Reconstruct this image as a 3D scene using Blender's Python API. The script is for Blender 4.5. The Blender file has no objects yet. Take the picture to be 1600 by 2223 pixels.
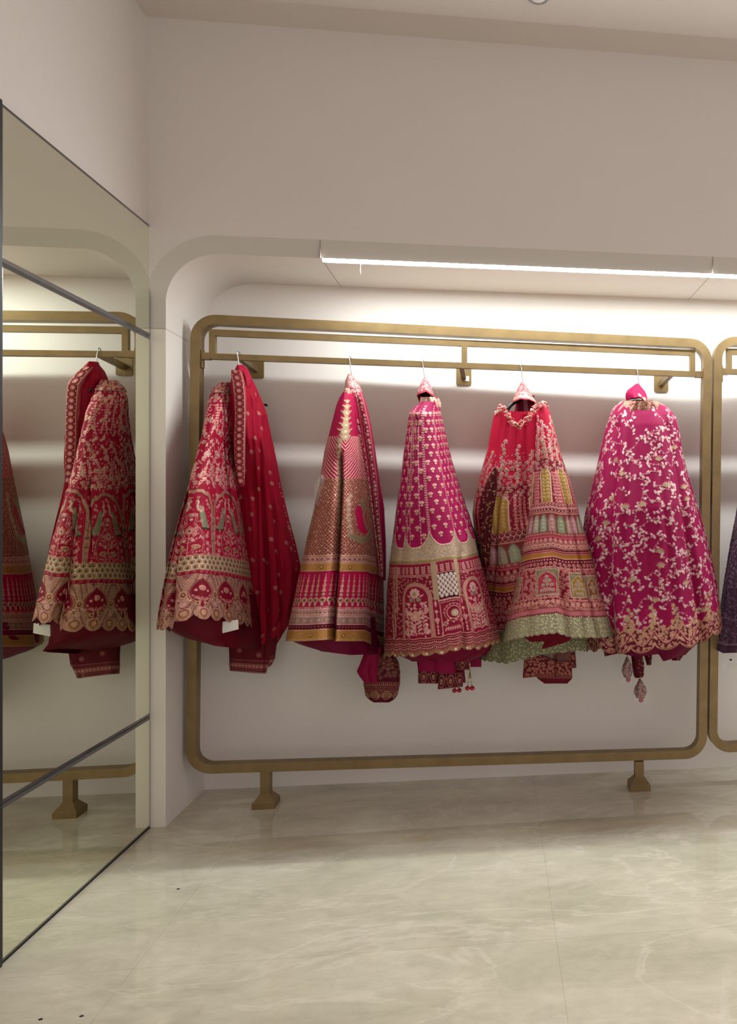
import bpy, bmesh, math, random
import numpy as np
from math import sin, cos, pi, radians, sqrt, atan2, hypot

random.seed(7); rng = np.random.default_rng(7)
sc = bpy.context.scene
COL = sc.collection

# ---------------------------------------------------------------- camera
F, CX, HY, H = 1700.0, 1297.0, 1108.0, 1.30          # focal length and principal point in pixels of a 1600x2223 frame
TH = math.atan((CX - 1075.0) / F)                    # yaw to the right
cam_d = bpy.data.cameras.new('camera'); cam = bpy.data.objects.new('camera', cam_d); COL.objects.link(cam)
cam_d.sensor_fit = 'VERTICAL'; cam_d.sensor_height = 24.0; cam_d.sensor_width = 24.0
cam_d.lens = F / 2223.0 * 24.0
cam_d.shift_x = (800.0 - CX) / 2223.0
cam_d.shift_y = (HY - 1111.5) / 2223.0
cam_d.clip_start = 0.02; cam_d.clip_end = 100
cam.location = (0, 0, H); cam.rotation_euler = (pi / 2, 0, -TH)
sc.camera = cam

# ---------------------------------------------------------------- light and exposure
AMBIENT = 1.0
AMB_COL = (1.0, 0.885, 0.88)
LED_STRENGTH = 205.0
LED_COL = (0.955, 1.0, 1.0)
sc.view_settings.view_transform = 'Standard'; sc.view_settings.look = 'None'
sc.view_settings.gamma = 1.0; sc.view_settings.use_curve_mapping = False
sc.view_settings.exposure = 0.12
w = bpy.data.worlds.new('world'); sc.world = w; w.use_nodes = True
w.node_tree.nodes['Background'].inputs[0].default_value = (*AMB_COL, 1)
w.node_tree.nodes['Background'].inputs[1].default_value = AMBIENT

# ---------------------------------------------------------------- measures of the place
YF = 3.42      # face of the niche surround
YB = 3.85      # back of the niche
YR = 3.585     # front of the garment racks
XN = -1.342    # left side of the niche
XM = -1.400    # mirror wall
ZC = 3.315     # ceiling
ZN = 2.362     # niche soffit
XE = 3.3       # right end of what is built

ct, st = cos(TH), sin(TH)
def at(px, py, Y):
    """place that the picture point (px, py) has on the upright plane at depth Y"""
    a = (px - CX) / F; z = Y / (ct - a * st)
    return (z * (st + a * ct), Y, H - (py - HY) / F * z)
def proj(X, Y, Z=None):
    zc = X * st + Y * ct; xr = X * ct - Y * st
    return (CX + F * xr / zc) if Z is None else (CX + F * xr / zc, HY + F * (H - Z) / zc)

# ---------------------------------------------------------------- helpers
def srgb(c):
    c = np.asarray(c, float) / 255.0
    return np.where(c <= 0.04045, c / 12.92, ((c + 0.055) / 1.055) ** 2.4)
def lin(c): return (*[float(v) for v in srgb(c)], 1.0)
def tag(o, label=None, cat=None, group=None, kind=None):
    if label: o['label'] = label
    if cat: o['category'] = cat
    if group: o['group'] = group
    if kind: o['kind'] = kind
    return o
def empty(name, loc, label=None, cat=None, group=None):
    o = bpy.data.objects.new(name, None); COL.objects.link(o); o.location = loc
    o.empty_display_size = 0.05
    return tag(o, label, cat, group)
def link(name, me, mat, parent=None, smooth=False):
    o = bpy.data.objects.new(name, me); COL.objects.link(o)
    if mat is not None: me.materials.append(mat)
    if smooth: me.polygons.foreach_set('use_smooth', [True] * len(me.polygons))
    if parent is not None:
        o.parent = parent; o.matrix_parent_inverse = parent.matrix_basis.inverted()
    return o
def from_bm(name, bm, mat, parent=None, smooth=False, bevel=0.0):
    if bevel > 0:
        bmesh.ops.bevel(bm, geom=[e for e in bm.edges if len(e.link_faces) == 2 and e.calc_face_angle(0) > 0.6],
                        offset=bevel, segments=2, affect='EDGES', profile=0.5)
    bmesh.ops.recalc_face_normals(bm, faces=bm.faces)
    me = bpy.data.meshes.new(name); bm.to_mesh(me); bm.free()
    return link(name, me, mat, parent, smooth)
def add_box(bm, x0, x1, y0, y1, z0, z1):
    v = [bm.verts.new((x, y, z)) for x in (x0, x1) for y in (y0, y1) for z in (z0, z1)]
    for f in ((0,1,3,2),(4,6,7,5),(0,4,5,1),(2,3,7,6),(0,2,6,4),(1,5,7,3)): bm.faces.new([v[i] for i in f])
    return v
def box(name, x0, x1, y0, y1, z0, z1, mat, parent=None, bevel=0.0):
    bm = bmesh.new(); add_box(bm, x0, x1, y0, y1, z0, z1); return from_bm(name, bm, mat, parent, bevel=bevel)
def quad_bar(name, corners, y0, y1, mat, parent=None, bevel=0.0008):
    """bar whose face is a quad in XZ, from depth y0 to y1"""
    bm = bmesh.new()
    a = [bm.verts.new((x, y0, z)) for x, z in corners]; b = [bm.verts.new((x, y1, z)) for x, z in corners]
    n = len(a); bm.faces.new(a); bm.faces.new(b[::-1])
    for i in range(n): bm.faces.new((a[i], b[i], b[(i+1) % n], a[(i+1) % n]))
    return from_bm(name, bm, mat, parent, bevel=bevel)
def tube(name, pts, r, mat, parent=None, seg=10, taper=None):
    bm = bmesh.new(); from mathutils import Vector
    P = [Vector(p) for p in pts]; rings = []
    up = Vector((0.13, 0.97, 0.21)).normalized()
    for i, p in enumerate(P):
        t = (P[min(i+1, len(P)-1)] - P[max(i-1, 0)]).normalized()
        a = t.cross(up).normalized(); b = t.cross(a)
        rr = r if taper is None else r * taper[i]
        rings.append([bm.verts.new(p + a * rr * cos(2*pi*k/seg) + b * rr * sin(2*pi*k/seg)) for k in range(seg)])
    for i in range(len(rings)-1):
        for k in range(seg): bm.faces.new((rings[i][k], rings[i][(k+1) % seg], rings[i+1][(k+1) % seg], rings[i+1][k]))
    bm.faces.new(rings[0][::-1]); bm.faces.new(rings[-1])
    return from_bm(name, bm, mat, parent, smooth=True)
def lathe(name, prof, cx, cy, mat, parent=None, seg=24):
    bm = bmesh.new(); rings = []
    for r, z in prof: rings.append([bm.verts.new((cx + max(r, 1e-4) * cos(2*pi*k/seg), cy + max(r, 1e-4) * sin(2*pi*k/seg), z)) for k in range(seg)])
    for i in range(len(rings)-1):
        for k in range(seg): bm.faces.new((rings[i][k], rings[i][(k+1) % seg], rings[i+1][(k+1) % seg], rings[i+1][k]))
    bm.faces.new(rings[0][::-1]); bm.faces.new(rings[-1])
    return from_bm(name, bm, mat, parent, smooth=True)

# ---------------------------------------------------------------- materials
def mat_new(name):
    m = bpy.data.materials.new(name); m.use_nodes = True
    return m, m.node_tree, m.node_tree.nodes, m.node_tree.links, m.node_tree.nodes['Principled BSDF']
def mottled(name, c, rough=0.6, metal=0.0, var=0.06, scale=6.0, bump=0.0, bscale=300.0):
    m, nt, N, Lk, B = mat_new(name)
    tc = N.new('ShaderNodeTexCoord'); nz = N.new('ShaderNodeTexNoise'); nz.inputs['Scale'].default_value = scale; nz.inputs['Detail'].default_value = 5
    Lk.new(tc.outputs['Object'], nz.inputs['Vector'])
    cr = N.new('ShaderNodeValToRGB'); l = srgb(c)
    cr.color_ramp.elements[0].position = 0.3; cr.color_ramp.elements[1].position = 0.7
    cr.color_ramp.elements[0].color = (*(l * (1 - var)), 1); cr.color_ramp.elements[1].color = (*(l * (1 + var)), 1)
    Lk.new(nz.outputs['Fac'], cr.inputs['Fac']); Lk.new(cr.outputs['Color'], B.inputs['Base Color'])
    B.inputs['Roughness'].default_value = rough; B.inputs['Metallic'].default_value = metal
    if bump > 0:
        n2 = N.new('ShaderNodeTexNoise'); n2.inputs['Scale'].default_value = bscale; Lk.new(tc.outputs['Object'], n2.inputs['Vector'])
        bp = N.new('ShaderNodeBump'); bp.inputs['Strength'].default_value = bump; bp.inputs['Distance'].default_value = 0.002
        Lk.new(n2.outputs['Fac'], bp.inputs['Height']); Lk.new(bp.outputs['Normal'], B.inputs['Normal'])
    return m
M = {}
M['wall'] = mottled('painted_wall', (208, 202, 195), 0.62, var=0.012, scale=2, bump=0.04)
M['niche'] = mottled('niche_paint', (224, 219, 212), 0.5, var=0.01, scale=2, bump=0.03)
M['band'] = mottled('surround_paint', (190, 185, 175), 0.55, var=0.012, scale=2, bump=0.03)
M['pillar'] = mottled('surround_paint_lit', (222, 217, 204), 0.5, var=0.012, scale=2, bump=0.03)  # surround paint made paler, the pillar's extra light put into the colour
M['ceiling'] = mottled('ceiling_paint', (206, 198, 190), 0.7, var=0.012, scale=2)
M['seam'] = mottled('seam_shadow_gap', (120, 110, 100), 0.8)
M['brass'] = mottled('brushed_brass', (134, 113, 76), 0.42, 0.6, var=0.12, scale=14, bump=0.05, bscale=500)
M['chrome'] = mottled('chrome', (205, 205, 205), 0.2, 1.0)
M['black'] = mottled('black_plastic', (22, 20, 22), 0.4)
M['wood'] = mottled('hanger_wood', (196, 150, 98), 0.45, var=0.15, scale=20)
M['tagpaper'] = mottled('paper_tag', (226, 224, 218), 0.7)
M['redball'] = mottled('red_silk_ball', (170, 8, 44), 0.55, bump=0.3, bscale=700)
M['bead'] = mottled('gold_bead', (190, 160, 110), 0.3, 0.8)
M['maroon'] = mottled('maroon_silk', (120, 6, 46), 0.5, bump=0.2)
M['dark'] = mottled('dark_edge', (28, 26, 24), 0.5)
m, nt, N, Lk, B = mat_new('mirror_glass'); M['mirror'] = m
B.inputs['Base Color'].default_value = (0.88, 0.91, 0.78, 1); B.inputs['Metallic'].default_value = 1; B.inputs['Roughness'].default_value = 0.0
m, nt, N, Lk, B = mat_new('mirror_edge'); M['medge'] = m
B.inputs['Base Color'].default_value = (0.16, 0.155, 0.16, 1); B.inputs['Metallic'].default_value = 0.8; B.inputs['Roughness'].default_value = 0.15
m, nt, N, Lk, B = mat_new('led_diffuser'); M['led'] = m
B.inputs['Base Color'].default_value = (0.9, 0.9, 0.9, 1)
B.inputs['Emission Color'].default_value = (*LED_COL, 1); B.inputs['Emission Strength'].default_value = LED_STRENGTH
m, nt, N, Lk, B = mat_new('clear_bag'); M['bag'] = m
B.inputs['Base Color'].default_value = (0.9, 0.9, 0.9, 1); B.inputs['Roughness'].default_value = 0.12; B.inputs['Alpha'].default_value = 0.13
tc = N.new('ShaderNodeTexCoord'); nz = N.new('ShaderNodeTexNoise'); nz.inputs['Scale'].default_value = 60; bp = N.new('ShaderNodeBump'); bp.inputs['Strength'].default_value = 0.8; bp.inputs['Distance'].default_value = 0.01
Lk.new(tc.outputs['Object'], nz.inputs['Vector']); Lk.new(nz.outputs['Fac'], bp.inputs['Height']); Lk.new(bp.outputs['Normal'], B.inputs['Normal'])

def marble():
    m, nt, N, Lk, B = mat_new('marble_floor')
    tc = N.new('ShaderNodeTexCoord'); mp = N.new('ShaderNodeMapping'); Lk.new(tc.outputs['Object'], mp.inputs['Vector'])
    mp.inputs['Rotation'].default_value = (0, 0, 0.5); mp.inputs['Scale'].default_value = (1.0, 2.1, 1.0)
    def noise(sc_, det, rough, dist):
        n = N.new('ShaderNodeTexNoise'); n.inputs['Scale'].default_value = sc_; n.inputs['Detail'].default_value = det
        n.inputs['Roughness'].default_value = rough; n.inputs['Distortion'].default_value = dist
        Lk.new(mp.outputs['Vector'], n.inputs['Vector']); return n
    def ramp(src, stops):
        r = N.new('ShaderNodeValToRGB'); e = r.color_ramp.elements
        e[0].position, e[0].color = stops[0]; e[1].position, e[1].color = stops[-1]
        for p, c in stops[1:-1]:
            k = e.new(p); k.color = c
        Lk.new(src, r.inputs['Fac']); return r
    base = ramp(noise(1.6, 8, 0.62, 0.8).outputs['Fac'], [(0.25, lin((184, 179, 158))), (0.5, lin((206, 200, 180))), (0.75, lin((220, 214, 196)))])
    cloud = ramp(noise(7, 10, 0.7, 1.2).outputs['Fac'], [(0.35, (0.84, 0.83, 0.82, 1)), (0.65, (1.05, 1.05, 1.04, 1))])
    mx = N.new('ShaderNodeMix'); mx.data_type = 'RGBA'; mx.blend_type = 'MULTIPLY'; mx.inputs[0].default_value = 0.7
    Lk.new(base.outputs['Color'], mx.inputs[6]); Lk.new(cloud.outputs['Color'], mx.inputs[7])
    # pale veins and thin brown cracks: narrow bands of a distorted noise
    vein = ramp(noise(0.9, 7, 0.55, 1.0).outputs['Fac'], [(0.490, (0, 0, 0, 1)), (0.5, (1, 1, 1, 1)), (0.512, (0, 0, 0, 1))])
    m2 = N.new('ShaderNodeMix'); m2.data_type = 'RGBA'; Lk.new(mx.outputs[2], m2.inputs[6]); m2.inputs[7].default_value = lin((236, 229, 214))
    f1 = N.new('ShaderNodeMath'); f1.operation = 'MULTIPLY'; f1.inputs[1].default_value = 0.32; Lk.new(vein.outputs['Color'], f1.inputs[0]); Lk.new(f1.outputs[0], m2.inputs[0])
    crack = ramp(noise(1.1, 9, 0.66, 2.4).outputs['Fac'], [(0.536, (0, 0, 0, 1)), (0.54, (1, 1, 1, 1)), (0.544, (0, 0, 0, 1))])
    m3 = N.new('ShaderNodeMix'); m3.data_type = 'RGBA'; Lk.new(m2.outputs[2], m3.inputs[6]); m3.inputs[7].default_value = lin((112, 98, 80))
    f2 = N.new('ShaderNodeMath'); f2.operation = 'MULTIPLY'; f2.inputs[1].default_value = 0.16; Lk.new(crack.outputs['Color'], f2.inputs[0]); Lk.new(f2.outputs[0], m3.inputs[0])
    # tile joints every 1.2 m
    sp = N.new('ShaderNodeSeparateXYZ'); Lk.new(tc.outputs['Object'], sp.inputs[0])
    def joint(out, off):
        a = N.new('ShaderNodeMath'); a.operation = 'ADD'; a.inputs[1].default_value = -off + 12.0; Lk.new(out, a.inputs[0])
        b = N.new('ShaderNodeMath'); b.operation = 'MODULO'; b.inputs[1].default_value = 1.2; Lk.new(a.outputs[0], b.inputs[0])
        c = N.new('ShaderNodeMath'); c.operation = 'LESS_THAN'; c.inputs[1].default_value = 0.003; Lk.new(b.outputs[0], c.inputs[0]); return c
    jx, jy = joint(sp.outputs['X'], 0.182), joint(sp.outputs['Y'], 2.37)
    jz = joint(sp.outputs['Y'], 2.858); j0 = N.new('ShaderNodeMath'); j0.operation = 'MAXIMUM'; Lk.new(jz.outputs[0], j0.inputs[0]); Lk.new(jy.outputs[0], j0.inputs[1])
    jm = N.new('ShaderNodeMath'); jm.operation = 'MAXIMUM'; Lk.new(jx.outputs[0], jm.inputs[0]); Lk.new(j0.outputs[0], jm.inputs[1])
    jf = N.new('ShaderNodeMath'); jf.operation = 'MULTIPLY'; jf.inputs[1].default_value = 0.2; Lk.new(jm.outputs[0], jf.inputs[0])
    m4 = N.new('ShaderNodeMix'); m4.data_type = 'RGBA'; Lk.new(m3.outputs[2], m4.inputs[6]); m4.inputs[7].default_value = lin((128, 116, 98)); Lk.new(jf.outputs[0], m4.inputs[0])
    Lk.new(m4.outputs[2], B.inputs['Base Color'])
    B.inputs['Roughness'].default_value = 0.02; B.inputs['IOR'].default_value = 1.6
    return m
M['floor'] = marble()

def cloth_mat(name, alpha=1.0, rough=0.62, glint=1.0):
    """fabric: colour attribute 'dye' (rgb = thread colour, alpha = how metallic the thread is)"""
    m, nt, N, Lk, B = mat_new(name)
    at_ = N.new('ShaderNodeAttribute'); at_.attribute_name = 'dye'
    Lk.new(at_.outputs['Color'], B.inputs['Base Color'])
    mm = N.new('ShaderNodeMath'); mm.operation = 'MULTIPLY'; mm.inputs[1].default_value = 0.45; Lk.new(at_.outputs['Alpha'], mm.inputs[0]); Lk.new(mm.outputs[0], B.inputs['Metallic'])
    mr = N.new('ShaderNodeMath'); mr.operation = 'MULTIPLY_ADD'; mr.inputs[1].default_value = -0.24; mr.inputs[2].default_value = rough; Lk.new(at_.outputs['Alpha'], mr.inputs[0]); Lk.new(mr.outputs[0], B.inputs['Roughness'])
    tc = N.new('ShaderNodeTexCoord'); nz = N.new('ShaderNodeTexNoise'); nz.inputs['Scale'].default_value = 420; nz.inputs['Detail'].default_value = 2
    Lk.new(tc.outputs['Object'], nz.inputs['Vector'])
    bs = N.new('ShaderNodeMath'); bs.operation = 'MULTIPLY_ADD'; bs.inputs[1].default_value = 0.55 * glint; bs.inputs[2].default_value = 0.12; Lk.new(at_.outputs['Alpha'], bs.inputs[0])
    bp = N.new('ShaderNodeBump'); bp.inputs['Distance'].default_value = 0.002; Lk.new(bs.outputs[0], bp.inputs['Strength']); Lk.new(nz.outputs['Fac'], bp.inputs['Height']); Lk.new(bp.outputs['Normal'], B.inputs['Normal'])
    B.inputs['Specular IOR Level'].default_value = 0.16
    if alpha < 1: B.inputs['Alpha'].default_value = alpha
    return m
M['silk'] = cloth_mat('embroidered_silk')
M['net'] = cloth_mat('sheer_net', alpha=0.9, rough=0.7)
M['tulle'] = cloth_mat('pale_tulle', alpha=0.5, rough=0.8)

# ---------------------------------------------------------------- the room
box('floor', XM - 0.03, XE + 1.2, -2.5, YB + 0.02, -0.08, 0.0, M['floor'])['kind'] = 'structure'
box('ceiling', XM - 0.03, XE + 1.2, -2.5, YF, ZC, ZC + 0.08, M['ceiling'])['kind'] = 'structure'
box('wall_left', XM - 0.10, XM - 0.012, -2.5, YF, 0.0, ZC, M['wall'])['kind'] = 'structure'

RI, RO = 0.21, 0.283
cxa, cza = XN + RI, ZN - RI
def arc(r, n=28, a0=pi, a1=pi/2): return [(cxa + r * cos(a0 + (a1 - a0) * i / n), cza + r * sin(a0 + (a1 - a0) * i / n)) for i in range(n + 1)]
inner = [(XN, 0.0)] + [(XN, z) for z in (0.7, 1.4, 2.045)] + arc(RI) + [(x, ZN) for x in (-0.727, 0.5, 1.08, 2.2, XE)]
XO = XM - 0.012
outer = [(XO, 0.0)] + [(XO, z) for z in (0.7, 1.4, 2.045)] + [(max(x, XO), z) for x, z in arc(RO)] + [(x, ZN + RO - RI) for x in (-0.727, 0.5, 1.08, 2.2, XE)]
bm = bmesh.new()
a = [bm.verts.new((x, YF, z)) for x, z in inner]; b = [bm.verts.new((x, YB, z)) for x, z in inner]
for i in range(len(a) - 1): bm.faces.new((a[i], a[i+1], b[i+1], b[i]))
o = from_bm('wall_niche', bm, M['niche'], smooth=True); o['kind'] = 'structure'
bm = bmesh.new()
v = [bm.verts.new((x, YB, z)) for x, z in [(XN, 0.0), (XE, 0.0), (XE, ZN)] + arc(RI)[::-1]]
bm.faces.new(v)
v2 = [bm.verts.new((x, YB + 0.04, z)) for x, z in [(XN - 0.2, 0), (XE, 0), (XE, ZN + 0.2), (XN - 0.2, ZN + 0.2)]]; bm.faces.new(v2)
o = from_bm('wall_back', bm, M['niche']); o['kind'] = 'structure'
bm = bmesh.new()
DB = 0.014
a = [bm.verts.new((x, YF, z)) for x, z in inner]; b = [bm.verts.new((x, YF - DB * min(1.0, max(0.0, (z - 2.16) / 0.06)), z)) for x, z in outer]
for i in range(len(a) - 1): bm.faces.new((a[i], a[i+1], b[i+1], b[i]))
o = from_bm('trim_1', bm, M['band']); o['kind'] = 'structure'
o.data.materials.append(M['pillar'])             # below the seam a paler paint stands in for stronger light on the pillar
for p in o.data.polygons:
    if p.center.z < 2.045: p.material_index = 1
bm = bmesh.new()
op = [(x, z) for x, z in outer if z > 2.22]
top = [bm.verts.new((x, YF - DB, z)) for x, z in op]
c1 = bm.verts.new((XE, YF - DB, ZC)); c2 = bm.verts.new((XM - 0.012, YF - DB, ZC)); c3 = bm.verts.new((XM - 0.012, YF - DB, op[0][1]))
bm.faces.new(top + [c1, c2, c3])
o = from_bm('wall_front', bm, M['wall']); o['kind'] = 'structure'
# hairline seams between the panels of the surround and of the soffit
k = 2
def seam(x0, x1, y0, y1, z0, z1):
    global k
    o = box('trim_%d' % k, x0, x1, y0, y1, z0, z1, M['seam']); o['kind'] = 'structure'; k += 1
seam(-0.728, -0.7265, YF - DB - 0.001, YF + 0.001, ZN, ZN + RO - RI)
seam(-0.728, -0.7262, YF + 0.02, YB, ZN - 0.0006, ZN + 0.001)
seam(0.966, 0.9675, YF - DB - 0.001, YF + 0.001, ZN, ZN + RO - RI)
seam(0.966, 0.9678, YF + 0.02, YB, ZN - 0.0006, ZN + 0.001)
seam(XM, XN, YF - 0.0008, YF + 0.001, 2.045, 2.0462)
seam(XN - 0.001, XN + 0.0006, YF, YB, 2.045, 2.0462)

# ---------------------------------------------------------------- lights
strip = box('led_strip', -0.722, XE - 0.05, YF + 0.001, YF + 0.023, ZN - 0.0095, ZN + 0.0005, M['band'])
strip.data.materials.append(M['led'])            # the diffuser faces straight down and, a little, forward
for p in strip.data.polygons:
    if p.normal.z < -0.5 or p.normal.y < -0.5: p.material_index = 1
tag(strip, 'glowing white linear light strip along the lower edge of the niche surround', 'strip light')
th = at(783, 577, YF)
o = tube('loose_thread', [(th[0], YF - 0.003, ZN - 0.016), (th[0] + 0.001, YF - 0.004, ZN - 0.03), (th[0] - 0.001, YF - 0.003, ZN - 0.045), (th[0] + 0.001, YF - 0.003, ZN - 0.064)], 0.0011, M['tagpaper'])
tag(o, 'short white thread dangling from the glowing light strip', 'thread')
cl = at(1168, -12, 3.07); xl_, yl_ = cl[0], 3.07
t = empty('ceiling_light', (xl_, yl_, ZC), 'small round glass-rimmed ceiling fixture at the top of the picture', 'ceiling light')
prof = [(0.030, ZC), (0.046, ZC), (0.046, ZC - 0.006), (0.040, ZC - 0.010), (0.031, ZC - 0.008)]
lathe('trim_ring', prof, xl_, yl_, M['chrome'], t, 32)
lathe('lens', [(0.030, ZC), (0.030, ZC - 0.009), (0.022, ZC - 0.013), (0.010, ZC - 0.015)], xl_, yl_, M['tagpaper'], t, 24)
bm = bmesh.new()
for i in range(20):
    m_ = bmesh.ops.create_icosphere(bm, subdivisions=1, radius=0.0035)['verts']
    for v in m_: v.co.x += xl_ + 0.0385 * cos(2*pi*i/20); v.co.y += yl_ + 0.0385 * sin(2*pi*i/20); v.co.z += ZC - 0.0105
from_bm('crystal_rim', bm, M['chrome'], t)

# ---------------------------------------------------------------- mirrors on the left wall
YM0 = 2.436
def mirror(z0, z1, label):
    bm = bmesh.new(); b_ = 0.011; d = 0.0022
    y0, y1 = YM0, YF - 0.0005
    def loop(x, i): return [bm.verts.new((x, yy, zz)) for yy, zz in ((y0+i, z0+i), (y1-i, z0+i), (y1-i, z1-i), (y0+i, z1-i))]
    A, Bq, Cq = loop(XM - 0.0115, 0), loop(XM - d, 0), loop(XM, b_)
    for P, Q in ((A, Bq), (Bq, Cq)):
        for i in range(4): bm.faces.new((P[i], P[(i+1) % 4], Q[(i+1) % 4], Q[i]))
    face = bm.faces.new(Cq); bm.faces.new(A[::-1])
    bm.faces.ensure_lookup_table()
    o = from_bm('mirror_panel', bm, M['mirror'])
    o.data.materials.append(M['medge'])
    for p in o.data.polygons:
        if p.area < 0.05: p.material_index = 1
    return tag(o, label, 'mirror')
mirror(0.004, 0.456, 'lowest wall mirror panel, resting on the marble floor')
mirror(0.4605, 2.0085, 'tall middle wall mirror panel reflecting the red outfits')
mirror(2.013, 2.467, 'top wall mirror panel with slanting upper edge in view')
box('trim_20', XM - 0.012, XM + 0.006, 2.405, YM0 - 0.001, 0.0, 2.47, M['dark'])['kind'] = 'structure'
box('trim_21', XM - 0.012, XM - 0.0005, YM0, YF - 0.001, 0.0, 0.0035, M['dark'])['kind'] = 'structure'

# ---------------------------------------------------------------- brass racks
def fillet(poly, r, n=12):
    out = []; m_ = len(poly)
    for i in range(m_):
        p0 = np.array(poly[i-1]); p = np.array(poly[i]); p1 = np.array(poly[(i+1) % m_])
        d0 = (p0 - p) / np.linalg.norm(p0 - p); d1 = (p1 - p) / np.linalg.norm(p1 - p)
        ang = math.acos(np.clip(d0 @ d1, -1, 1)); tl = r / math.tan(ang / 2)
        c = p + (d0 + d1) / np.linalg.norm(d0 + d1) * r / sin(ang / 2)
        a0 = p + d0 * tl - c; a1 = p + d1 * tl - c
        t0, t1 = atan2(a0[1], a0[0]), atan2(a1[1], a1[0])
        dt = (t1 - t0 + pi) % (2*pi) - pi
        for k_ in range(n + 1): out.append((c[0] + r * cos(t0 + dt * k_ / n), c[1] + r * sin(t0 + dt * k_ / n)))
    return out
def inset(poly, t):
    out = []; m_ = len(poly); cen = np.mean(np.array(poly), 0)
    for i in range(m_):
        p0 = np.array(poly[i-1]); p = np.array(poly[i]); p1 = np.array(poly[(i+1) % m_])
        d0 = (p0 - p) / np.linalg.norm(p0 - p); d1 = (p1 - p) / np.linalg.norm(p1 - p)
        s_ = math.sqrt(1 - (d0 @ d1) ** 2)
        out.append(tuple(p + (d0 + d1) * t / s_))
    return out
def rack(TL, TR, BR, BL, rod, railtop, uprights, brackets, feet, label):
    """corners are (x, z) on the plane YR; rod and railtop are (z at left, z at right) of their top faces"""
    root = empty('garment_rack', ((BL[0] + BR[0]) / 2, YR + 0.03, 0.0), label, 'clothes rack', 'brass racks in the niche')
    y0, y1 = YR, YR + 0.052
    po = fillet([TL, TR, BR, BL], 0.105); pi_ = fillet(inset([TL, TR, BR, BL], 0.040), 0.065)
    bm = bmesh.new()
    L4 = [[bm.verts.new((x, y, z)) for x, z in pp] for pp, y in ((po, y0), (pi_, y0), (pi_, y1), (po, y1))]
    n = len(po)
    for j in range(4):
        P, Q = L4[j], L4[(j+1) % 4]
        for i in range(n): bm.faces.new((P[i], P[(i+1) % n], Q[(i+1) % n], Q[i]))
    from_bm('frame', bm, M['brass'], root, bevel=0.0)
    xl, xr = TL[0] + 0.040, TR[0] - 0.040
    def zz(pair, x): return pair[0] + (pair[1] - pair[0]) * (x - xl) / (xr - xl)
    ya, yb = YR + 0.012, YR + 0.037
    quad_bar('hanging_rail', [(xl, rod[0]), (xr, rod[1]), (xr, rod[1] - 0.025), (xl, rod[0] - 0.025)], ya, yb, M['brass'], root)
    for x, pair in ((xl, rod), (xr, rod)):
        s_ = 1 if x == xl else -1
        zc_ = zz(pair, x) - 0.022
        box('end_plate', min(x, x + s_*0.004), max(x, x + s_*0.004), YR + 0.008, YR + 0.042, zc_ - 0.042, zc_ + 0.036, M['brass'], root, bevel=0.001)
        box('rail_socket', min(x, x + s_*0.035), max(x, x + s_*0.035), ya - 0.002, yb + 0.002, zc_ - 0.0055, zc_ + 0.0235, M['brass'], root, bevel=0.001)
    ul, ur = uprights[0], uprights[-1]
    quad_bar('upper_rail', [(ul - 0.0125, zz(railtop, ul)), (ur + 0.0125, zz(railtop, ur)), (ur + 0.0125, zz(railtop, ur) - 0.027), (ul - 0.0125, zz(railtop, ul) - 0.027)], ya, yb, M['brass'], root)
    for x in uprights:
        quad_bar('upright', [(x - 0.0125, zz(railtop, x) - 0.027), (x + 0.0125, zz(railtop, x) - 0.027), (x + 0.0125, zz(rod, x)), (x - 0.0125, zz(rod, x))], ya, yb, M['brass'], root)
    for x in brackets:
        zr = zz(rod, x) - 0.0125
        bm = bmesh.new(); hw, hh = 0.011, 0.012
        vs = [bm.verts.new((x + sx * hw, y, z + sz * hh)) for y, z in ((yb, zr), (YB - 0.006, zr - 0.012)) for sx in (-1, 1) for sz in (-1, 1)]
        for f in ((0,1,3,2),(4,6,7,5),(0,4,5,1),(2,3,7,6),(0,2,6,4),(1,5,7,3)): bm.faces.new([vs[i] for i in f])
        arm = from_bm('wall_bracket', bm, M['brass'], root, bevel=0.0008)
        pl = fillet([(x - 0.036, zr + 0.036), (x + 0.036, zr + 0.036), (x + 0.036, zr - 0.052), (x - 0.036, zr - 0.052)], 0.009, 5)
        quad_bar('wall_plate', pl, YB - 0.007, YB - 0.0005, M['brass'], arm, bevel=0)
    for x, zt in feet:
        post = box('foot', x - 0.020, x + 0.020, YR + 0.003, YR + 0.047, 0.05, zt, M['brass'], root, bevel=0.001)
        bm = bmesh.new(); cy_ = YR + 0.023
        secs = [(0.047, 0.0), (0.047, 0.026), (0.045, 0.029), (0.024, 0.055), (0.022, 0.058)]
        rg = [[bm.verts.new((x + sx * r, cy_ + sy * r, z)) for sx, sy in ((-1,-1),(1,-1),(1,1),(-1,1))] for r, z in secs]
        for i in range(len(rg) - 1):
            for j in range(4): bm.faces.new((rg[i][j], rg[i][(j+1) % 4], rg[i+1][(j+1) % 4], rg[i+1][j]))
        bm.faces.new(rg[0][::-1]); bm.faces.new(rg[-1])
        from_bm('foot_base', bm, M['brass'], post)
    return root
def xz(px, py, Y=YR): p = at(px, py, Y); return (p[0], p[2])
TLx = xz(416, 680)
def zat(px, py, Y=YR + 0.012): return at(px, py, Y)[2]
def xat(px, Y=YR + 0.012): return at(px, 1100, Y)[0]
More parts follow.
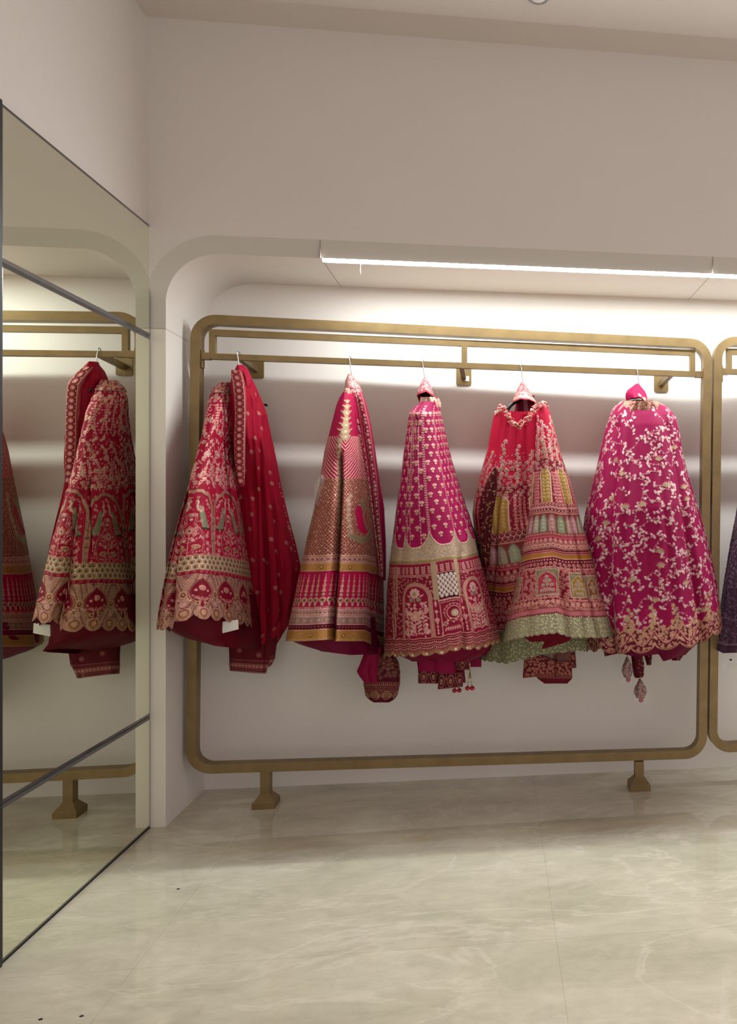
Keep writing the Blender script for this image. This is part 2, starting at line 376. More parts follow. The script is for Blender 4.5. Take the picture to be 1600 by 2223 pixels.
r1 = rack((xat(413.5, YR), zat(413, 680.5, YR)), (xat(1546.5, YR), zat(1546, 737, YR)), (xat(1534.5, YR), zat(1534, 1646.5, YR)), (xat(402.5, YR), zat(402, 1681.5, YR)),
     (zat(440, 766), zat(1521, 806.5)), (zat(440, 713.5), zat(1521, 760)),
     [xat(460), xat(1008), xat(1504)], [at(556, 800, YB)[0], at(1007, 800, YB)[0], at(1435, 800, YB)[0]],
     [(xat(574.5, YR), 0.16), (xat(1389, YR), 0.13)],
     'brass clothes rack with rounded corners holding the red and magenta outfits')
x2 = xat(1551, YR)
r2 = rack((x2, zat(1553, 729, YR)), (x2 + 2.0, zat(1553, 729, YR) - 0.02), (x2 + 1.98, 0.22), (xat(1539, YR), zat(1540, 1636, YR) - 0.002),
     (zat(1572, 800), zat(1572, 800) - 0.02), (zat(1580, 756), zat(1580, 756) - 0.02),
     [xat(1584), x2 + 1.0, x2 + 1.92], [x2 + 0.25, x2 + 1.0, x2 + 1.7],
     [(x2 + 0.3, 0.22), (x2 + 1.65, 0.22)],
     'second brass clothes rack cut off at the right edge, holding the purple skirt')
# small white sticker left on the middle wall bracket
sx_, _, sz_ = at(1013, 822, YB - 0.008)
o = box('paper_sticker', sx_ - 0.009, sx_ + 0.012, YB - 0.0095, YB - 0.0078, sz_ - 0.012, sz_ + 0.012, M['tagpaper'])
tag(o, 'small white sticker on the middle brass wall plate', 'sticker')

# ================================================================ cloth: shape and embroidery
def smooth1(a, n):
    if n < 2: return a
    k_ = np.hanning(n + 2)[1:-1]; k_ /= k_.sum(); p = n // 2
    return np.convolve(np.pad(a, (p, n - 1 - p), mode='edge'), k_, 'valid')

class Cloth:
    """A tube of fabric hanging round a depth line. sil = [(row, left, right)] is its outline on the photograph's pixel grid
    (used only to find its real width and place), df / db = how deep it is in front of and behind yc: [(row, metres)]."""
    def __init__(s, sil, yc, df, db, nu=600, kv=0.95, n=2.3, folds=(), hem=None, scal=None, sm=13, top=None, waves=(0.0, 9, 0.3)):
        s.sil = sil; r0, r1 = sil[0][0], sil[-1][0]; s.r0, s.r1 = r0, r1
        nv = max(4, int((r1 - r0) * kv)); s.nv, s.nu = nv, nu
        s.q = np.linspace(r0, r1, nv); R = [a[0] for a in sil]
        sm = min(sm, nv // 3 * 2 + 1)
        xl = smooth1(np.interp(s.q, R, [a[1] for a in sil]), sm); xr = smooth1(np.interp(s.q, R, [a[2] for a in sil]), sm)
        def prof(v): return np.full(nv, float(v)) if np.isscalar(v) else smooth1(np.interp(s.q, [a[0] for a in v], [a[1] for a in v]), sm)
        DF, DB_ , YC = prof(df), prof(db), prof(yc)
        ph = np.linspace(0, 2*pi, nu * 2, endpoint=False) + pi / 2         # starts at the back, u = .5 is the front
        cs, sn = np.cos(ph), np.sin(ph); e = 2.0 / n
        ux = np.sign(cs) * np.abs(cs) ** e; uy = np.sign(sn) * np.abs(sn) ** e
        # order: back -> left -> front -> right
        t = (s.q - r0) / (r1 - r0); xc = np.zeros(nv); W_ = np.zeros(nv)
        for j in range(nv):
            a_ = at(xl[j], s.q[j], YC[j])[0]; b_ = at(xr[j], s.q[j], YC[j])[0]; xc[j] = (a_ + b_) / 2; W_[j] = (b_ - a_) / 2
        def shape(xc, W_, disp):
            X = xc[:, None] + ux[None, :] * W_[:, None]; D = np.where(uy < 0, 1, 0)[None, :] * DF[:, None] + np.where(uy >= 0, 1, 0)[None, :] * DB_[:, None]
            Y = YC[:, None] + uy[None, :] * D
            if disp is not None:
                rx, ry = X - xc[:, None], Y - YC[:, None]; rr = np.sqrt(rx**2 + ry**2) + 1e-6
                f = 1 + disp / np.maximum(rr, 0.03); X = xc[:, None] + rx * f; Y = YC[:, None] + ry * f
            return X, Y
        for it in range(3):
            X, Y = shape(xc, W_, None); P = proj(X, Y); mn, mx_ = P.min(1), P.max(1)
            zc = YC * ct + xc * st
            W_ *= np.clip((xr - xl) / np.maximum(mx_ - mn, 1e-3), 0.3, 2.5); xc += ((xl + xr) / 2 - (mn + mx_) / 2) * zc / F
            W_ = np.maximum(W_, 0.004)
        uu = np.arange(nu * 2) / (nu * 2.0)
        s._P = proj(*shape(xc, W_, None)); s._uu = uu
        s._lo, s._hi = s._P.argmin(1), s._P.argmax(1)
        disp = np.zeros((nv, nu * 2))
        amp, nw, phs = waves
        if amp:
            disp += amp * (0.25 + 0.75 * t[:, None]) * (np.sin(2*pi*nw*uu[None, :] + phs) * 0.7 + 0.45 * np.sin(2*pi*(nw*1.7)*uu[None, :] + 2.1*phs + 1.5*t[:, None]))
        for fo in folds:           # (kind, [(row, px)...], width px, depth m)
            kind, line, wd, dp = fo
            rows = [a[0] for a in line]; pxs = np.interp(s.q, rows, [a[1] for a in line])
            inside = np.clip(np.minimum((s.q - rows[0]) / 25.0, 1), 0, 1) * np.clip((rows[-1] + 40 - s.q) / 30.0, 0, 1)
            for j in range(nv):
                if inside[j] <= 0: continue
                dx = s._P[j] - pxs[j]
                front = np.zeros(nu * 2, bool); lo, hi = s._lo[j], s._hi[j]
                if lo < hi: front[lo:hi+1] = True
                else: front[lo:] = True; front[:hi+1] = True
                if kind == 'v': g = -np.exp(-(dx / wd) ** 2)
                elif kind == 'b': g = np.exp(-(dx / wd) ** 2)
                elif kind == 'stepL': g = np.where(dx < 0, -np.exp(dx / wd), -np.exp(-(dx / 2.5) ** 2))       # what lies left of the line is tucked behind
                elif kind == 'stepR': g = np.where(dx > 0, -np.exp(-dx / wd), -np.exp(-(dx / 2.5) ** 2))
                disp[j] += g * dp * inside[j] * front * (0.4 + 0.6 * t[j])
        for it in range(3):
            X, Y = shape(xc, W_, disp); P = proj(X, Y); mn, mx_ = P.min(1), P.max(1)
            zc = YC * ct + xc * st
            W_ *= np.clip((xr - xl) / np.maximum(mx_ - mn, 1e-3), 0.6, 1.6); xc += ((xl + xr) / 2 - (mn + mx_) / 2) * zc / F
            W_ = np.maximum(W_, 0.004)
        X, Y = shape(xc, W_, disp)
        if np.max(Y) > YB - 0.004: Y = np.minimum(Y, YB - 0.004)
        # even spacing along the cloth (front finer than the back)
        Xo = np.empty((nv, nu)); Yo = np.empty((nv, nu)); Pm = np.empty((nv, nu)); Lm = np.empty(nv)
        for j in range(nv):
            x = np.append(X[j], X[j, 0]); y = np.append(Y[j], Y[j, 0])
            d = np.hypot(np.diff(x), np.diff(y)); arc_ = np.concatenate([[0], np.cumsum(d)]); Lm[j] = arc_[-1]
            # symmetric about the front point so that u = .5 stays in front
            af = arc_[nu]; tgt = np.concatenate([np.linspace(0, af, nu // 2, endpoint=False), np.linspace(af, arc_[-1], nu - nu // 2, endpoint=False)])
            Xo[j] = np.interp(tgt, arc_, x); Yo[j] = np.interp(tgt, arc_, y)
        s.X3, s.Y3 = Xo, Yo; s.u = np.arange(nu) / nu
        s.L = smooth1(Lm, sm) * F / (YC.mean() - 0.12)
        s.P = proj(Xo, Yo); s.zc = Xo * st + Yo * ct; s.zmid = np.minimum(s.zc, (YC * ct + xc * st)[:, None])
        # hem and top offsets per column, in pixels
        lastP = s.P[-1]
        off = np.zeros(nu) if hem is None else np.interp(lastP, [a[0] for a in hem], [a[1] for a in hem]) - r1
        s.hem = hem; s.off = off
        topo = np.zeros(nu) if top is None else np.interp(s.P[0], [a[0] for a in top], [a[1] for a in top]) - r0
        sc_ = np.zeros(nu)
        if scal: kind, cnt, dep = scal; sc_ = dep * (np.abs(np.sin(pi * cnt * s.u + 0.4)) ** 0.6 - 0.6)
        tt = t[:, None]
        rows = s.q[:, None] + off[None, :] * tt + sc_[None, :] * tt ** 14 + topo[None, :] * (1 - tt) ** 3
        s.Z3 = H - (rows - HY) / F * s.zmid
        s.c = np.zeros((nv, nu, 3)); s.m = np.zeros((nv, nu)); s.h = np.zeros((nv, nu))
    # ---- placing
    def U(s, px, row):
        """fraction round the cloth and nominal row for a picture position"""
        j = int(np.clip((row - s.r0) / (s.r1 - s.r0) * (s.nv - 1), 0, s.nv - 1)); P = s._P[j]; lo, hi = s._lo[j], s._hi[j]
        idx = np.arange(lo, hi + 1) if lo < hi else np.concatenate([np.arange(lo, len(P)), np.arange(0, hi + 1)])
        u2 = np.interp(px, P[idx], np.unwrap(s._uu[idx] * 2 * pi) / (2 * pi)) % 1.0
        # from angle parameter to arc fraction, measured at this row
        Pj = s.P[j]; d = np.abs(((s.u - u2 + .5) % 1) - .5); near = d < 0.22
        k_ = np.where(near, np.abs(Pj - px), 1e9).argmin(); u = s.u[k_]
        q = row
        if s.hem is not None:
            t = (row - s.r0) / (s.r1 - s.r0); o = s.off[int(u * s.nu) % s.nu]; q = s.r0 + (row - s.r0) * (s.r1 - s.r0) / (s.r1 + o - s.r0)
        return u, q
    def Lq(s, q): return float(np.interp(q, s.q, s.L))
    def fill(s, col, met=0.0): s.c[:] = col; s.m[:] = met
    def _win(s, u, q, rx, ry):
        dq = (s.r1 - s.r0) / (s.nv - 1); j0 = max(0, int((q - ry - s.r0) / dq)); j1 = min(s.nv, int((q + ry - s.r0) / dq) + 2)
        if j1 <= j0: return None
        Lm = max(10.0, min(s.L[j0], s.L[j1-1])); wu = int(rx / Lm * s.nu) + 2; c0 = int(u * s.nu) - wu
        cols = np.arange(c0, c0 + 2 * wu + 1)
        if len(cols) > s.nu: cols = cols[:s.nu]
        dx = (cols / s.nu - u)[None, :] * s.L[j0:j1, None]; dy = (s.q[j0:j1] - q)[:, None]
        return np.ix_(np.arange(j0, j1), cols % s.nu), dx, dy
    def _put(s, ix, a, col, met, h):
        a = np.clip(a, 0, 1); s.c[ix] = s.c[ix] * (1 - a[..., None]) + np.asarray(col, float) * a[..., None]
        if met is not None: s.m[ix] = s.m[ix] * (1 - a) + met * a
        if h: s.h[ix] = np.maximum(s.h[ix], a * h) if h > 0 else s.h[ix] * (1 - a)
    def ell(s, u, q, a, b, ang, col, met=0.8, h=1.0, ring=None):
        r = max(a, b) + 1.2; w_ = s._win(u, q, r, r)
        if w_ is None: return
        ix, dx, dy = w_; c_, s_ = cos(ang), sin(ang); x = dx * c_ + dy * s_; y = -dx * s_ + dy * c_
        d = np.sqrt((x / a) ** 2 + (y / b) ** 2); k_ = min(a, b)
        al = (1 - d) * k_ + 0.5
        if ring: al = np.minimum(al, (d - 1) * k_ + ring + 0.5)
        s._put(ix, al, col, met, h)
    def disc(s, u, q, r, col, met=0.8, h=1.0): s.ell(u, q, r, r, 0, col, met, h)
    def ring(s, u, q, r, w_, col, met=0.8, h=1.0): s.ell(u, q, r, r, 0, col, met, h, ring=w_)
    def off_(s, u, q, dx, dy): return (u + dx / max(20.0, s.Lq(q + dy)), q + dy)
    def flower(s, u, q, r, col, col2=None, n=5, ang=0.3):
        for i in range(n):
            a = ang + 2 * pi * i / n; s.ell(*s.off_(u, q, cos(a) * r * .58, sin(a) * r * .58), r * .46, r * .34, a, col)
        s.disc(u, q, r * .28, col2 or tuple(v * .7 for v in col), h=1.2)
    def leaf(s, u, q, l, w_, ang, col, met=0.8): s.ell(*s.off_(u, q, cos(ang) * l / 2, sin(ang) * l / 2), l / 2, w_ / 2, ang, col, met)
    def line(s, pts, w_, col, met=0.8, h=1.0):
        """pts = [(u, q)]"""
        for (u0, q0), (u1, q1) in zip(pts[:-1], pts[1:]):
            um, qm = (u0 + u1) / 2, (q0 + q1) / 2; Lm = s.Lq(qm); ex, ey = (u1 - u0) * Lm, q1 - q0
            win = s._win(um, qm, abs(ex) / 2 + w_ + 1.5, abs(ey) / 2 + w_ + 1.5)
            if win is None: continue
            ix, dx, dy = win; l2 = ex * ex + ey * ey + 1e-9
            t = np.clip((dx * ex + dy * ey) / l2 + .5, 0, 1)
            d = np.sqrt((dx - (t - .5) * ex) ** 2 + (dy - (t - .5) * ey) ** 2)
            s._put(ix, w_ / 2 - d + 0.5, col, met, h)
    def band(s, q0, q1, col, met=0.0, h=0.0, wave=None):
        g = s.q[:, None] + np.zeros((1, s.nu))
        if wave is not None: g = g - wave[None, :]
        a = np.clip(np.minimum(g - q0, q1 - g) + .5, 0, 1); s._put(np.ix_(np.arange(s.nv), np.arange(s.nu)), a, col, met, h)
    def pattern(s, q0, q1, fn, col, met=0.8, h=0.8, wave=None):
        """fn(X, Q) -> coverage 0..1 over the rows q0..q1; X in px along the cloth at the lower row"""
        j = np.where((s.q >= q0) & (s.q <= q1))[0]
        if len(j) == 0: return
        Lr = s.Lq(q1); X = s.u[None, :] * Lr; Q = s.q[j][:, None]
        a = fn(X, Q - (0 if wave is None else wave[None, :])) * np.ones((len(j), s.nu)); s._put(np.ix_(j, np.arange(s.nu)), a, col, met, h)
    def row_of(s, q, n, fn, ph=0.0):
        for i in range(n): fn((i + ph) / n % 1.0, q)
    def speckle(s, q0, q1, amount, jitter, met=None):
        j = np.where((s.q >= q0) & (s.q <= q1))[0]; ix = np.ix_(j, np.arange(s.nu))
        r = rng.random((len(j), s.nu)); s.c[ix] = np.clip(s.c[ix] * (1 + jitter * (r - .5)[..., None]), 0, 255)
        if met is not None: s.m[ix] = np.where(r > 1 - amount, met, s.m[ix])
    # ---- build
    def build(s, name, mat, parent=None, relief=0.0016, splits=None, cap=False):
        """splits = [(part name, q0, q1)]: that many meshes; without it ONE mesh"""
        dxu = np.roll(s.X3, -1, 1) - np.roll(s.X3, 1, 1); dyu = np.roll(s.Y3, -1, 1) - np.roll(s.Y3, 1, 1); l = np.hypot(dxu, dyu) + 1e-9
        nx, ny = dyu / l, -dxu / l
        # make the normal point outward
        sg = np.sign(np.mean(nx * (s.X3 - s.X3.mean(1, keepdims=True)) + ny * (s.Y3 - s.Y3.mean(1, keepdims=True)))); nx, ny = nx * sg, ny * sg
        X = s.X3 + nx * s.h * relief; Y = np.minimum(s.Y3 + ny * s.h * relief, YB - 0.003); Z = s.Z3
        C = np.concatenate([srgb(np.clip(s.c, 0, 255)) * (0.50 + 0.16 * s.m[..., None]), s.m[..., None]], 2).astype(np.float32)
        outs = []
        for nm, q0, q1 in (splits or [(name, s.r0 - 1, s.r1 + 1)]):
            j = np.where((s.q >= q0) & (s.q <= q1))[0]
            if splits and j[-1] < s.nv - 1: j = np.append(j, j[-1] + 1)
            nv = len(j); nu = s.nu
            co = np.stack([X[j], Y[j], Z[j]], 2).reshape(-1, 3); cc = C[j].reshape(-1, 4)
            a = (np.arange(nv - 1)[:, None] * nu + np.arange(nu)[None, :]); b = (np.arange(nv - 1)[:, None] * nu + (np.arange(nu) + 1)[None, :] % nu)
            fc = np.stack([a, b, b + nu, a + nu], 2).reshape(-1, 4)
            me = bpy.data.meshes.new(nm); me.vertices.add(len(co)); me.vertices.foreach_set('co', co.astype(np.float32).ravel())
            me.loops.add(fc.size); me.loops.foreach_set('vertex_index', fc.ravel().astype(np.int32))
            me.polygons.add(len(fc)); me.polygons.foreach_set('loop_start', np.arange(0, fc.size, 4, dtype=np.int32)); me.polygons.foreach_set('loop_total', np.full(len(fc), 4, np.int32))
            me.update(); me.validate()
            at_ = me.color_attributes.new('dye', 'FLOAT_COLOR', 'POINT'); at_.data.foreach_set('color', cc.ravel())
            outs.append(link(nm, me, mat, parent, smooth=True))
        return outs if splits else outs[0]

def coat_hanger(px, row, X_yaw, label, kind, drop=40, half=0.10):
    """metal hook over the rail and two sloping arms; the arms point along the garment's depth"""
    x, _, _ = at(px, row, YR + 0.0245)
    zr = at(px, row, YR + 0.012)[2]; yc = YR + 0.0245
    root = empty('coat_hanger', (x, yc, zr), label, 'coat hanger', 'hangers on the long brass rail')
    zb = H - (row + drop - HY) / F * (yc * ct + x * st)
    pts = []
    for i in range(15):
        a = pi * 1.0 * i / 14; pts.append((x - 0.004 + 0.002 * cos(a), yc + 0.0155 * cos(a) + 0.0005, zr + 0.0015 + 0.010 * sin(a)))
    pts = [(x - 0.004, yc + 0.016, zr - 0.018)] + pts + [(x - 0.002, yc - 0.0165, zr - 0.02), (x + 0.004, yc - 0.012, (zr + zb) / 2), (x + 0.006, yc - 0.004, zb)]
    tube('hook', pts, 0.0022, M['chrome'], root, 8)
    c_, s_ = cos(X_yaw), sin(X_yaw); arm = []
    for i in range(13):
        t = i / 6 - 1; arm.append((x + 0.004 + c_ * t * half, yc + s_ * t * half, zb - 0.018 - 0.045 * t * t - (0.012 * max(0, abs(t) - .8) * 5)))
    tube('shoulder_bar', arm, 0.009, M[kind], root, 10, taper=[.8] + [1.0] * 11 + [.8])
    return root

# ---------------------------------------------------------------- thread colours
CRIM, MAG, WINE = (196, 6, 58), (204, 4, 104), (104, 6, 34)
PINK, ROSE, GOLD, SILV, GREY, OCHR = (236, 172, 160), (214, 118, 118), (206, 172, 128), (196, 184, 160), (150, 150, 118), (190, 132, 62)
def scatter(c, q0, q1, spacing, fn, jit=0.35, u0=0.0, u1=1.0):
    q = q0
    while q < q1:
        n = max(3, int(c.Lq(q) * (u1 - u0) / spacing))
        for i in range(n):
            u = u0 + (u1 - u0) * (i + 0.5 * (int(q / spacing) % 2) + random.uniform(-jit, jit)) / n
            fn(u % 1.0, q + random.uniform(-jit, jit) * spacing)
        q += spacing * 0.9
def sprig(c, u, q, ang, l, col, flower=True, bend=0.02, dens=3.2, lw=1.0, ls=4.2):
    """a curved stem with paired leaves and a small flower at its tip"""
    pts = [(u, q)]; a = ang; x = y = 0.0; n = max(3, int(l / 3))
    for i in range(n):
        x += cos(a) * 3; y += sin(a) * 3; a += bend * 3; pts.append(c.off_(u, q, x, y))
    c.line(pts, lw, col)
    for i in range(1, n):
        if (i * 3) % dens < 3 and i % 2: 
            p = pts[i]; aa = ang + bend * 3 * i
            c.leaf(*p, ls, ls * .5, aa + 0.9, col); c.leaf(*p, ls, ls * .5, aa - 0.9, col)
    if flower: c.flower(*pts[-1], ls * .85, col, n=5, ang=random.random())
    return pts[-1], a

# ================================================================ outfit by the pillar: crimson with peacocks
SK = 'embroidered wedding skirts on the rail'
coat_hanger(520, 768, radians(84), 'coat hanger on the rail nearest the pillar, its hook above the red net veil', 'black', 58, 0.09)
root = empty('wedding_skirt', (at(500, 1000, 3.6)[0], 3.6, 1.8), 'crimson skirt embroidered with facing peacocks and trees, hanging nearest the mirror', 'skirt', SK)
c = Cloth([(834, 482, 506), (845, 470, 512), (856, 456, 515), (868, 451, 516), (900, 446, 518), (950, 437, 520), (1000, 425, 522), (1050, 410, 527), (1100, 394, 534), (1150, 380, 541), (1200, 368, 549), (1250, 357, 557), (1300, 347, 565), (1350, 340, 571)],
          3.60, [(834, .05), (850, .09), (868, .13), (904, .19), (979, .26), (1082, .35), (1185, .42), (1350, .50)], [(834, .04), (850, .06), (900, .10), (1000, .16), (1350, .215)], nu=800, kv=1.0,
          folds=[('stepL', [(960, 420), (1100, 402), (1250, 378), (1350, 376)], 16, .05), ('v', [(850, 492), (940, 490)], 7, .03), ('v', [(870, 470), (1000, 468), (1100, 470)], 6, .014), ('b', [(1000, 505), (1350, 520)], 20, .015)],
          hem=[(340, 1362), (374, 1366), (378, 1346), (430, 1338), (500, 1346), (571, 1364)], scal=('round', 24, 13), waves=(.007, 9, .4))
c.fill(CRIM); c.speckle(0, 1400, 0, .10)
def trees_peacocks(c, uc):
    Lr = c.Lq(1150); P = lambda dx, q: (uc + dx / c.Lq(q) , q)
    R = lambda dx, q: (uc + dx / Lr, q)
    # cusped arch over the pair and trunks at both sides
    for s_ in (-1, 1):
        for o, w_, col in ((0, 8.0, WINE), (0, 6.5, GOLD), (0, 3.2, WINE), (0, 1.8, PINK)):
            c.line([R(0, 1068), R(s_*14, 1070), R(s_*26, 1078), R(s_*36, 1080), R(s_*44, 1092), R(s_*50, 1104), R(s_*52, 1130), R(s_*53, 1175), R(s_*55, 1215)], w_, col)
        for q in (1125, 1142, 1160, 1180): c.disc(*R(s_*53.5, q), 2.4, WINE, 0, -1); c.disc(*R(s_*53.5, q), 1.2, GOLD)
        # peacock: long grey-green tail falling outward, curved neck, crest
        for i in range(9):
            t = i / 8; c.ell(*R(s_*(19 + 14 * t ** 1.4), 1110 + 40 * t), 5.0 + 5.0 * t, 6.0, 0, (152, 150, 120), .75)
        for i in range(6): c.line([R(s_*(15 + 2.2*i), 1116), R(s_*(23 + 3.6*i), 1152)], .7, (112, 114, 92))
        c.line([R(s_*(24 + 4*i), 1153 + (i % 2)) for i in range(6)], 3.0, (46, 60, 44), .2)
        c.line([R(s_*18, 1116), R(s_*11, 1111), R(s_*8, 1103), R(s_*10, 1095), R(s_*7, 1091)], 4.4, (222, 186, 160))
        c.disc(*R(s_*7, 1092), 3.0, (226, 190, 160)); c.disc(*R(s_*6.5, 1091.5), .9, WINE)
        for k_ in range(3): c.line([R(s_*8, 1089), R(s_*(8 + (k_-1)*3), 1083)], .9, GOLD); c.disc(*R(s_*(8 + (k_-1)*3), 1083), 1.2, GOLD)
        c.line([R(s_*4, 1120), R(s_*10, 1128), R(s_*8, 1142), R(s_*18, 1156), R(s_*28, 1168), R(s_*30, 1188), R(s_*26, 1205)], 5.2, ROSE)
        c.line([R(s_*4, 1120), R(s_*10, 1128), R(s_*8, 1142), R(s_*18, 1156), R(s_*28, 1168), R(s_*30, 1188), R(s_*26, 1205)], 1.6, WINE)
        for q in (1170, 1186, 1200, 1210): c.flower(*R(s_*(36 + (q % 7)), q), 5, PINK)
        for q in (1100, 1092): c.flower(*R(s_*(30 + (q - 1092) * .4), q), 3.4, PINK)
    c.disc(*R(0, 1122), 4.2, PINK); c.disc(*R(0, 1132), 3.0, (230, 190, 180))
    # tree of life below
    c.line([R(0, 1146), R(0, 1212)], 1.5, PINK)
    for q, l in ((1162, 13), (1170, 16), (1180, 18), (1202, 16), (1209, 20)):
        for s_ in (-1, 1):
            c.line([R(0, q + 4), R(s_*l*.6, q), R(s_*l, q - 5)], 1.0, PINK)
            for k_ in (.4, .7, 1): c.leaf(*R(s_*l*k_, q - 3 * k_), 5, 2.4, -pi/2 + s_*.5, PINK)
    c.ell(*R(0, 1157), 8, 9, 0, (196, 120, 106)); c.ell(*R(0, 1157), 5, 6, 0, (226, 160, 146)); c.disc(*R(0, 1157), 2, WINE)
    for s_ in (-1, 1): c.ell(*R(s_*14, 1193), 9.5, 4.6, s_*.25, GOLD); c.ell(*R(s_*14, 1193), 6, 2.6, s_*.25, (150, 110, 80)); c.disc(*R(s_*7, 1178), 3.4, PINK); c.disc(*R(s_*21, 1172), 2.5, PINK)
uc0 = c.U(497, 1150)[0]
NU = 6
for i in range(NU): trees_peacocks(c, uc0 + i / NU)
# flowering vines above the arches
for i in range(NU * 2):
    uu = uc0 + (i + .5 * 0) / (NU * 2)
    q = 1062
    for s_ in (-1, 1):
        e_, a_ = sprig(c, uu, q, -pi/2 + s_ * .5, 46, PINK, bend=-s_*.012, ls=5)
        sprig(c, *c.off_(uu, q, s_*6, -14), -pi/2 + s_ * 1.1, 20, PINK, bend=-s_*.03, ls=4.2)
    sprig(c, uu + .5 / (NU*2), 1040, -pi/2, 60, PINK, ls=5)
    c.flower(uu + .5 / (NU*2), 1052, 6, PINK); c.flower(uu, 1034, 5, PINK)
    sprig(c, uu, 1000, -pi/2 + .2, 40, (232, 184, 168), bend=.02, ls=5, dens=3)
    for q in (1012, 1028, 1046, 990): c.disc((uu + .25 / (NU*2) + .01 * sin(q)), q, 2.8, (232, 184, 168)); c.disc((uu - .25 / (NU*2) + .01 * cos(q)), q + 5, 2.4, (236, 190, 176))
    # feather sprigs near the waist
    for s_ in (-1, 1):
        b0 = (uu + s_ * .26 / (NU*2)); pts = [c.off_(b0, 878, s_ * 5 * sin(k_ / 3), k_ * 6) for k_ in range(11)]
        c.line(pts, 1.8, PINK)
        for k_, p in enumerate(pts): c.leaf(*p, 5, 2, pi/2 + 1.0, PINK); c.leaf(*p, 5, 2, pi/2 - 1.0, PINK)
scatter(c, 838, 876, 9, lambda u, q: c.flower(u, q, 4.4, PINK, GOLD))
scatter(c, 880, 1060, 11, lambda u, q: c.leaf(u, q, 6, 2.8, random.uniform(0, 6.28), (222, 160, 146)), .5)
scatter(c, 884, 1060, 21, lambda u, q: (c.flower(u, q, 4.6, (236, 186, 172), (190, 110, 100), 5, q), c.disc(*c.off_(u, q, 7, 5), 2.4, PINK)), .5)
scatter(c, 1080, 1210, 19, lambda u, q: c.flower(u, q, 3.6, (226, 160, 148), (150, 40, 60), 5, q), .5)
scatter(c, 1100, 1212, 13, lambda u, q: c.disc(u, q, 1.5, (214, 130, 126)), .5)
# gold scale band
c.band(1213, 1246, (196, 160, 130), .8, .6)
for r_, q in enumerate((1217, 1227, 1238)):
    n = 58
    for i in range(n):
        u = (i + .5 * (r_ % 2)) / n; c.ring(u, q, 7, 1.3, (240, 210, 176)); c.ring(u, q, 4.6, .8, (132, 96, 66)); c.ell(u, q + .5, 1.7, 2.2, 0, WINE, .2, 1.2)
c.band(1248, 1254, (168, 6, 48)); c.row_of(1250, 60, lambda u, q: c.ring(u, q, 2.6, .8, PINK))
# couched-thread cartouches, flower baskets and scalloped edge
def thread_lines(X, Q, p=3.1): return (np.sin(2 * pi * (Q + 1.6 * np.sin(X / 17)) / p) > -0.25) * 1.0
c.band(1254, 1400, (122, 16, 40), .3)
c.pattern(1254, 1400, lambda X, Q: thread_lines(X, Q), (234, 180, 156), .85, .7)
nb = NU * 2; offb = 0.5 / nb
for i in range(nb):
    ub = uc0 + (i + .5) / nb; Lr = c.Lq(1300); R = lambda dx, q: (ub + dx / Lr, q)
    for j in range(24):                       # crimson ogee window
        q = 1266 + j * 2.6; t = j / 23; hw = (3 + 22 * sin(pi * min(1, t * 1.05)) ** .8) * (1 if t < .85 else 1)
        c.ell(*R(0, q), hw, 2.2, 0, (150, 8, 42), 0.05, -1)
    edge = [(3 + 22 * sin(pi * min(1, t / 20 * 1.05)) ** .8 + 2, 1266 + t * 3.0) for t in range(21)]
    for s_ in (-1, 1):
        c.line([R(s_*a_, q) for a_, q in edge], 3.4, (214, 168, 128)); c.line([R(s_*a_, q) for a_, q in edge], 1.1, WINE)
    c.ell(*R(0, 1285), 8, 6, 0, PINK); c.ell(*R(0, 1285), 5, 3.6, 0, ROSE); c.disc(*R(0, 1285), 1.6, (240, 200, 180))
    for s_ in (-1, 1):
        c.disc(*R(s_*13, 1291), 3, PINK); c.disc(*R(s_*18, 1302), 2.2, PINK)
        for j in range(5): c.leaf(*R(s_*3, 1318 - 2*j), 15, 3.2, -pi/2 + s_*(.35 + .28*j), (210, 140, 126))
        c.ell(*R(s_*9, 1319), 5.4, 4.2, s_*.5, GOLD); c.disc(*R(s_*9, 1319), 2, WINE)
        for j, q in enumerate((1312, 1308, 1314)): c.disc(*R(s_*(22 + 5*j), q), 3.0 - .3*j, PINK)
    c.ring(*R(0, 1308), 4, 1.2, PINK); c.disc(*R(0, 1308), 1.5, PINK)
    ue = ub + .5 / nb
    c.ell(ue, 1296, 8, 9, 0, (216, 170, 130)); c.ell(ue, 1297, 4.5, 5, 0, (150, 70, 60)); c.disc(ue, 1296, 1.8, PINK)
    c.ell(ue, 1318, 6, 5, 0, PINK)
for i in range(24):
    ue = (i + .5) / 24 - 0.4 / (pi * 24); c.ell(ue, 1338, 13, 11, 0, (196, 142, 106)); c.ring(ue, 1338, 13, 1.6, PINK); c.ell(ue, 1336, 5, 4.6, 0, (226, 170, 140)); c.ring(ue, 1336, 8, .9, WINE)
c.speckle(1213, 1400, .03, .30, 1.0); c.speckle(834, 1213, .0, .10)
c.build('', M['silk'], root, splits=[('skirt_body', 800, 1212), ('hem_border', 1212, 1500)])
c = Cloth([(830, 478, 506), (842, 462, 512), (852, 456, 514)], 3.60, [(830, .05), (852, .105)], [(830, .04), (852, .07)], nu=160, kv=1.2, waves=(.006, 7, 1)); c.fill(CRIM)
scatter(c, 830, 852, 6, lambda u, q: c.flower(u, q, 3.4, (240, 190, 170), GOLD)); c.build('waistband', M['silk'], root)
c = Cloth([(1290, 356, 560), (1340, 356, 566), (1372, 366, 570), (1385, 384, 571), (1400, 420, 571), (1412, 470, 571)], 3.60, [(1290, .42), (1412, .34)], [(1290, .19), (1412, .17)], nu=200, kv=.6, waves=(.006, 8, .9),
          hem=[(340, 1366), (370, 1378), (400, 1390), (440, 1398), (480, 1404), (571, 1412)]); c.fill((124, 4, 34)); c.build('lining', M['silk'], root)

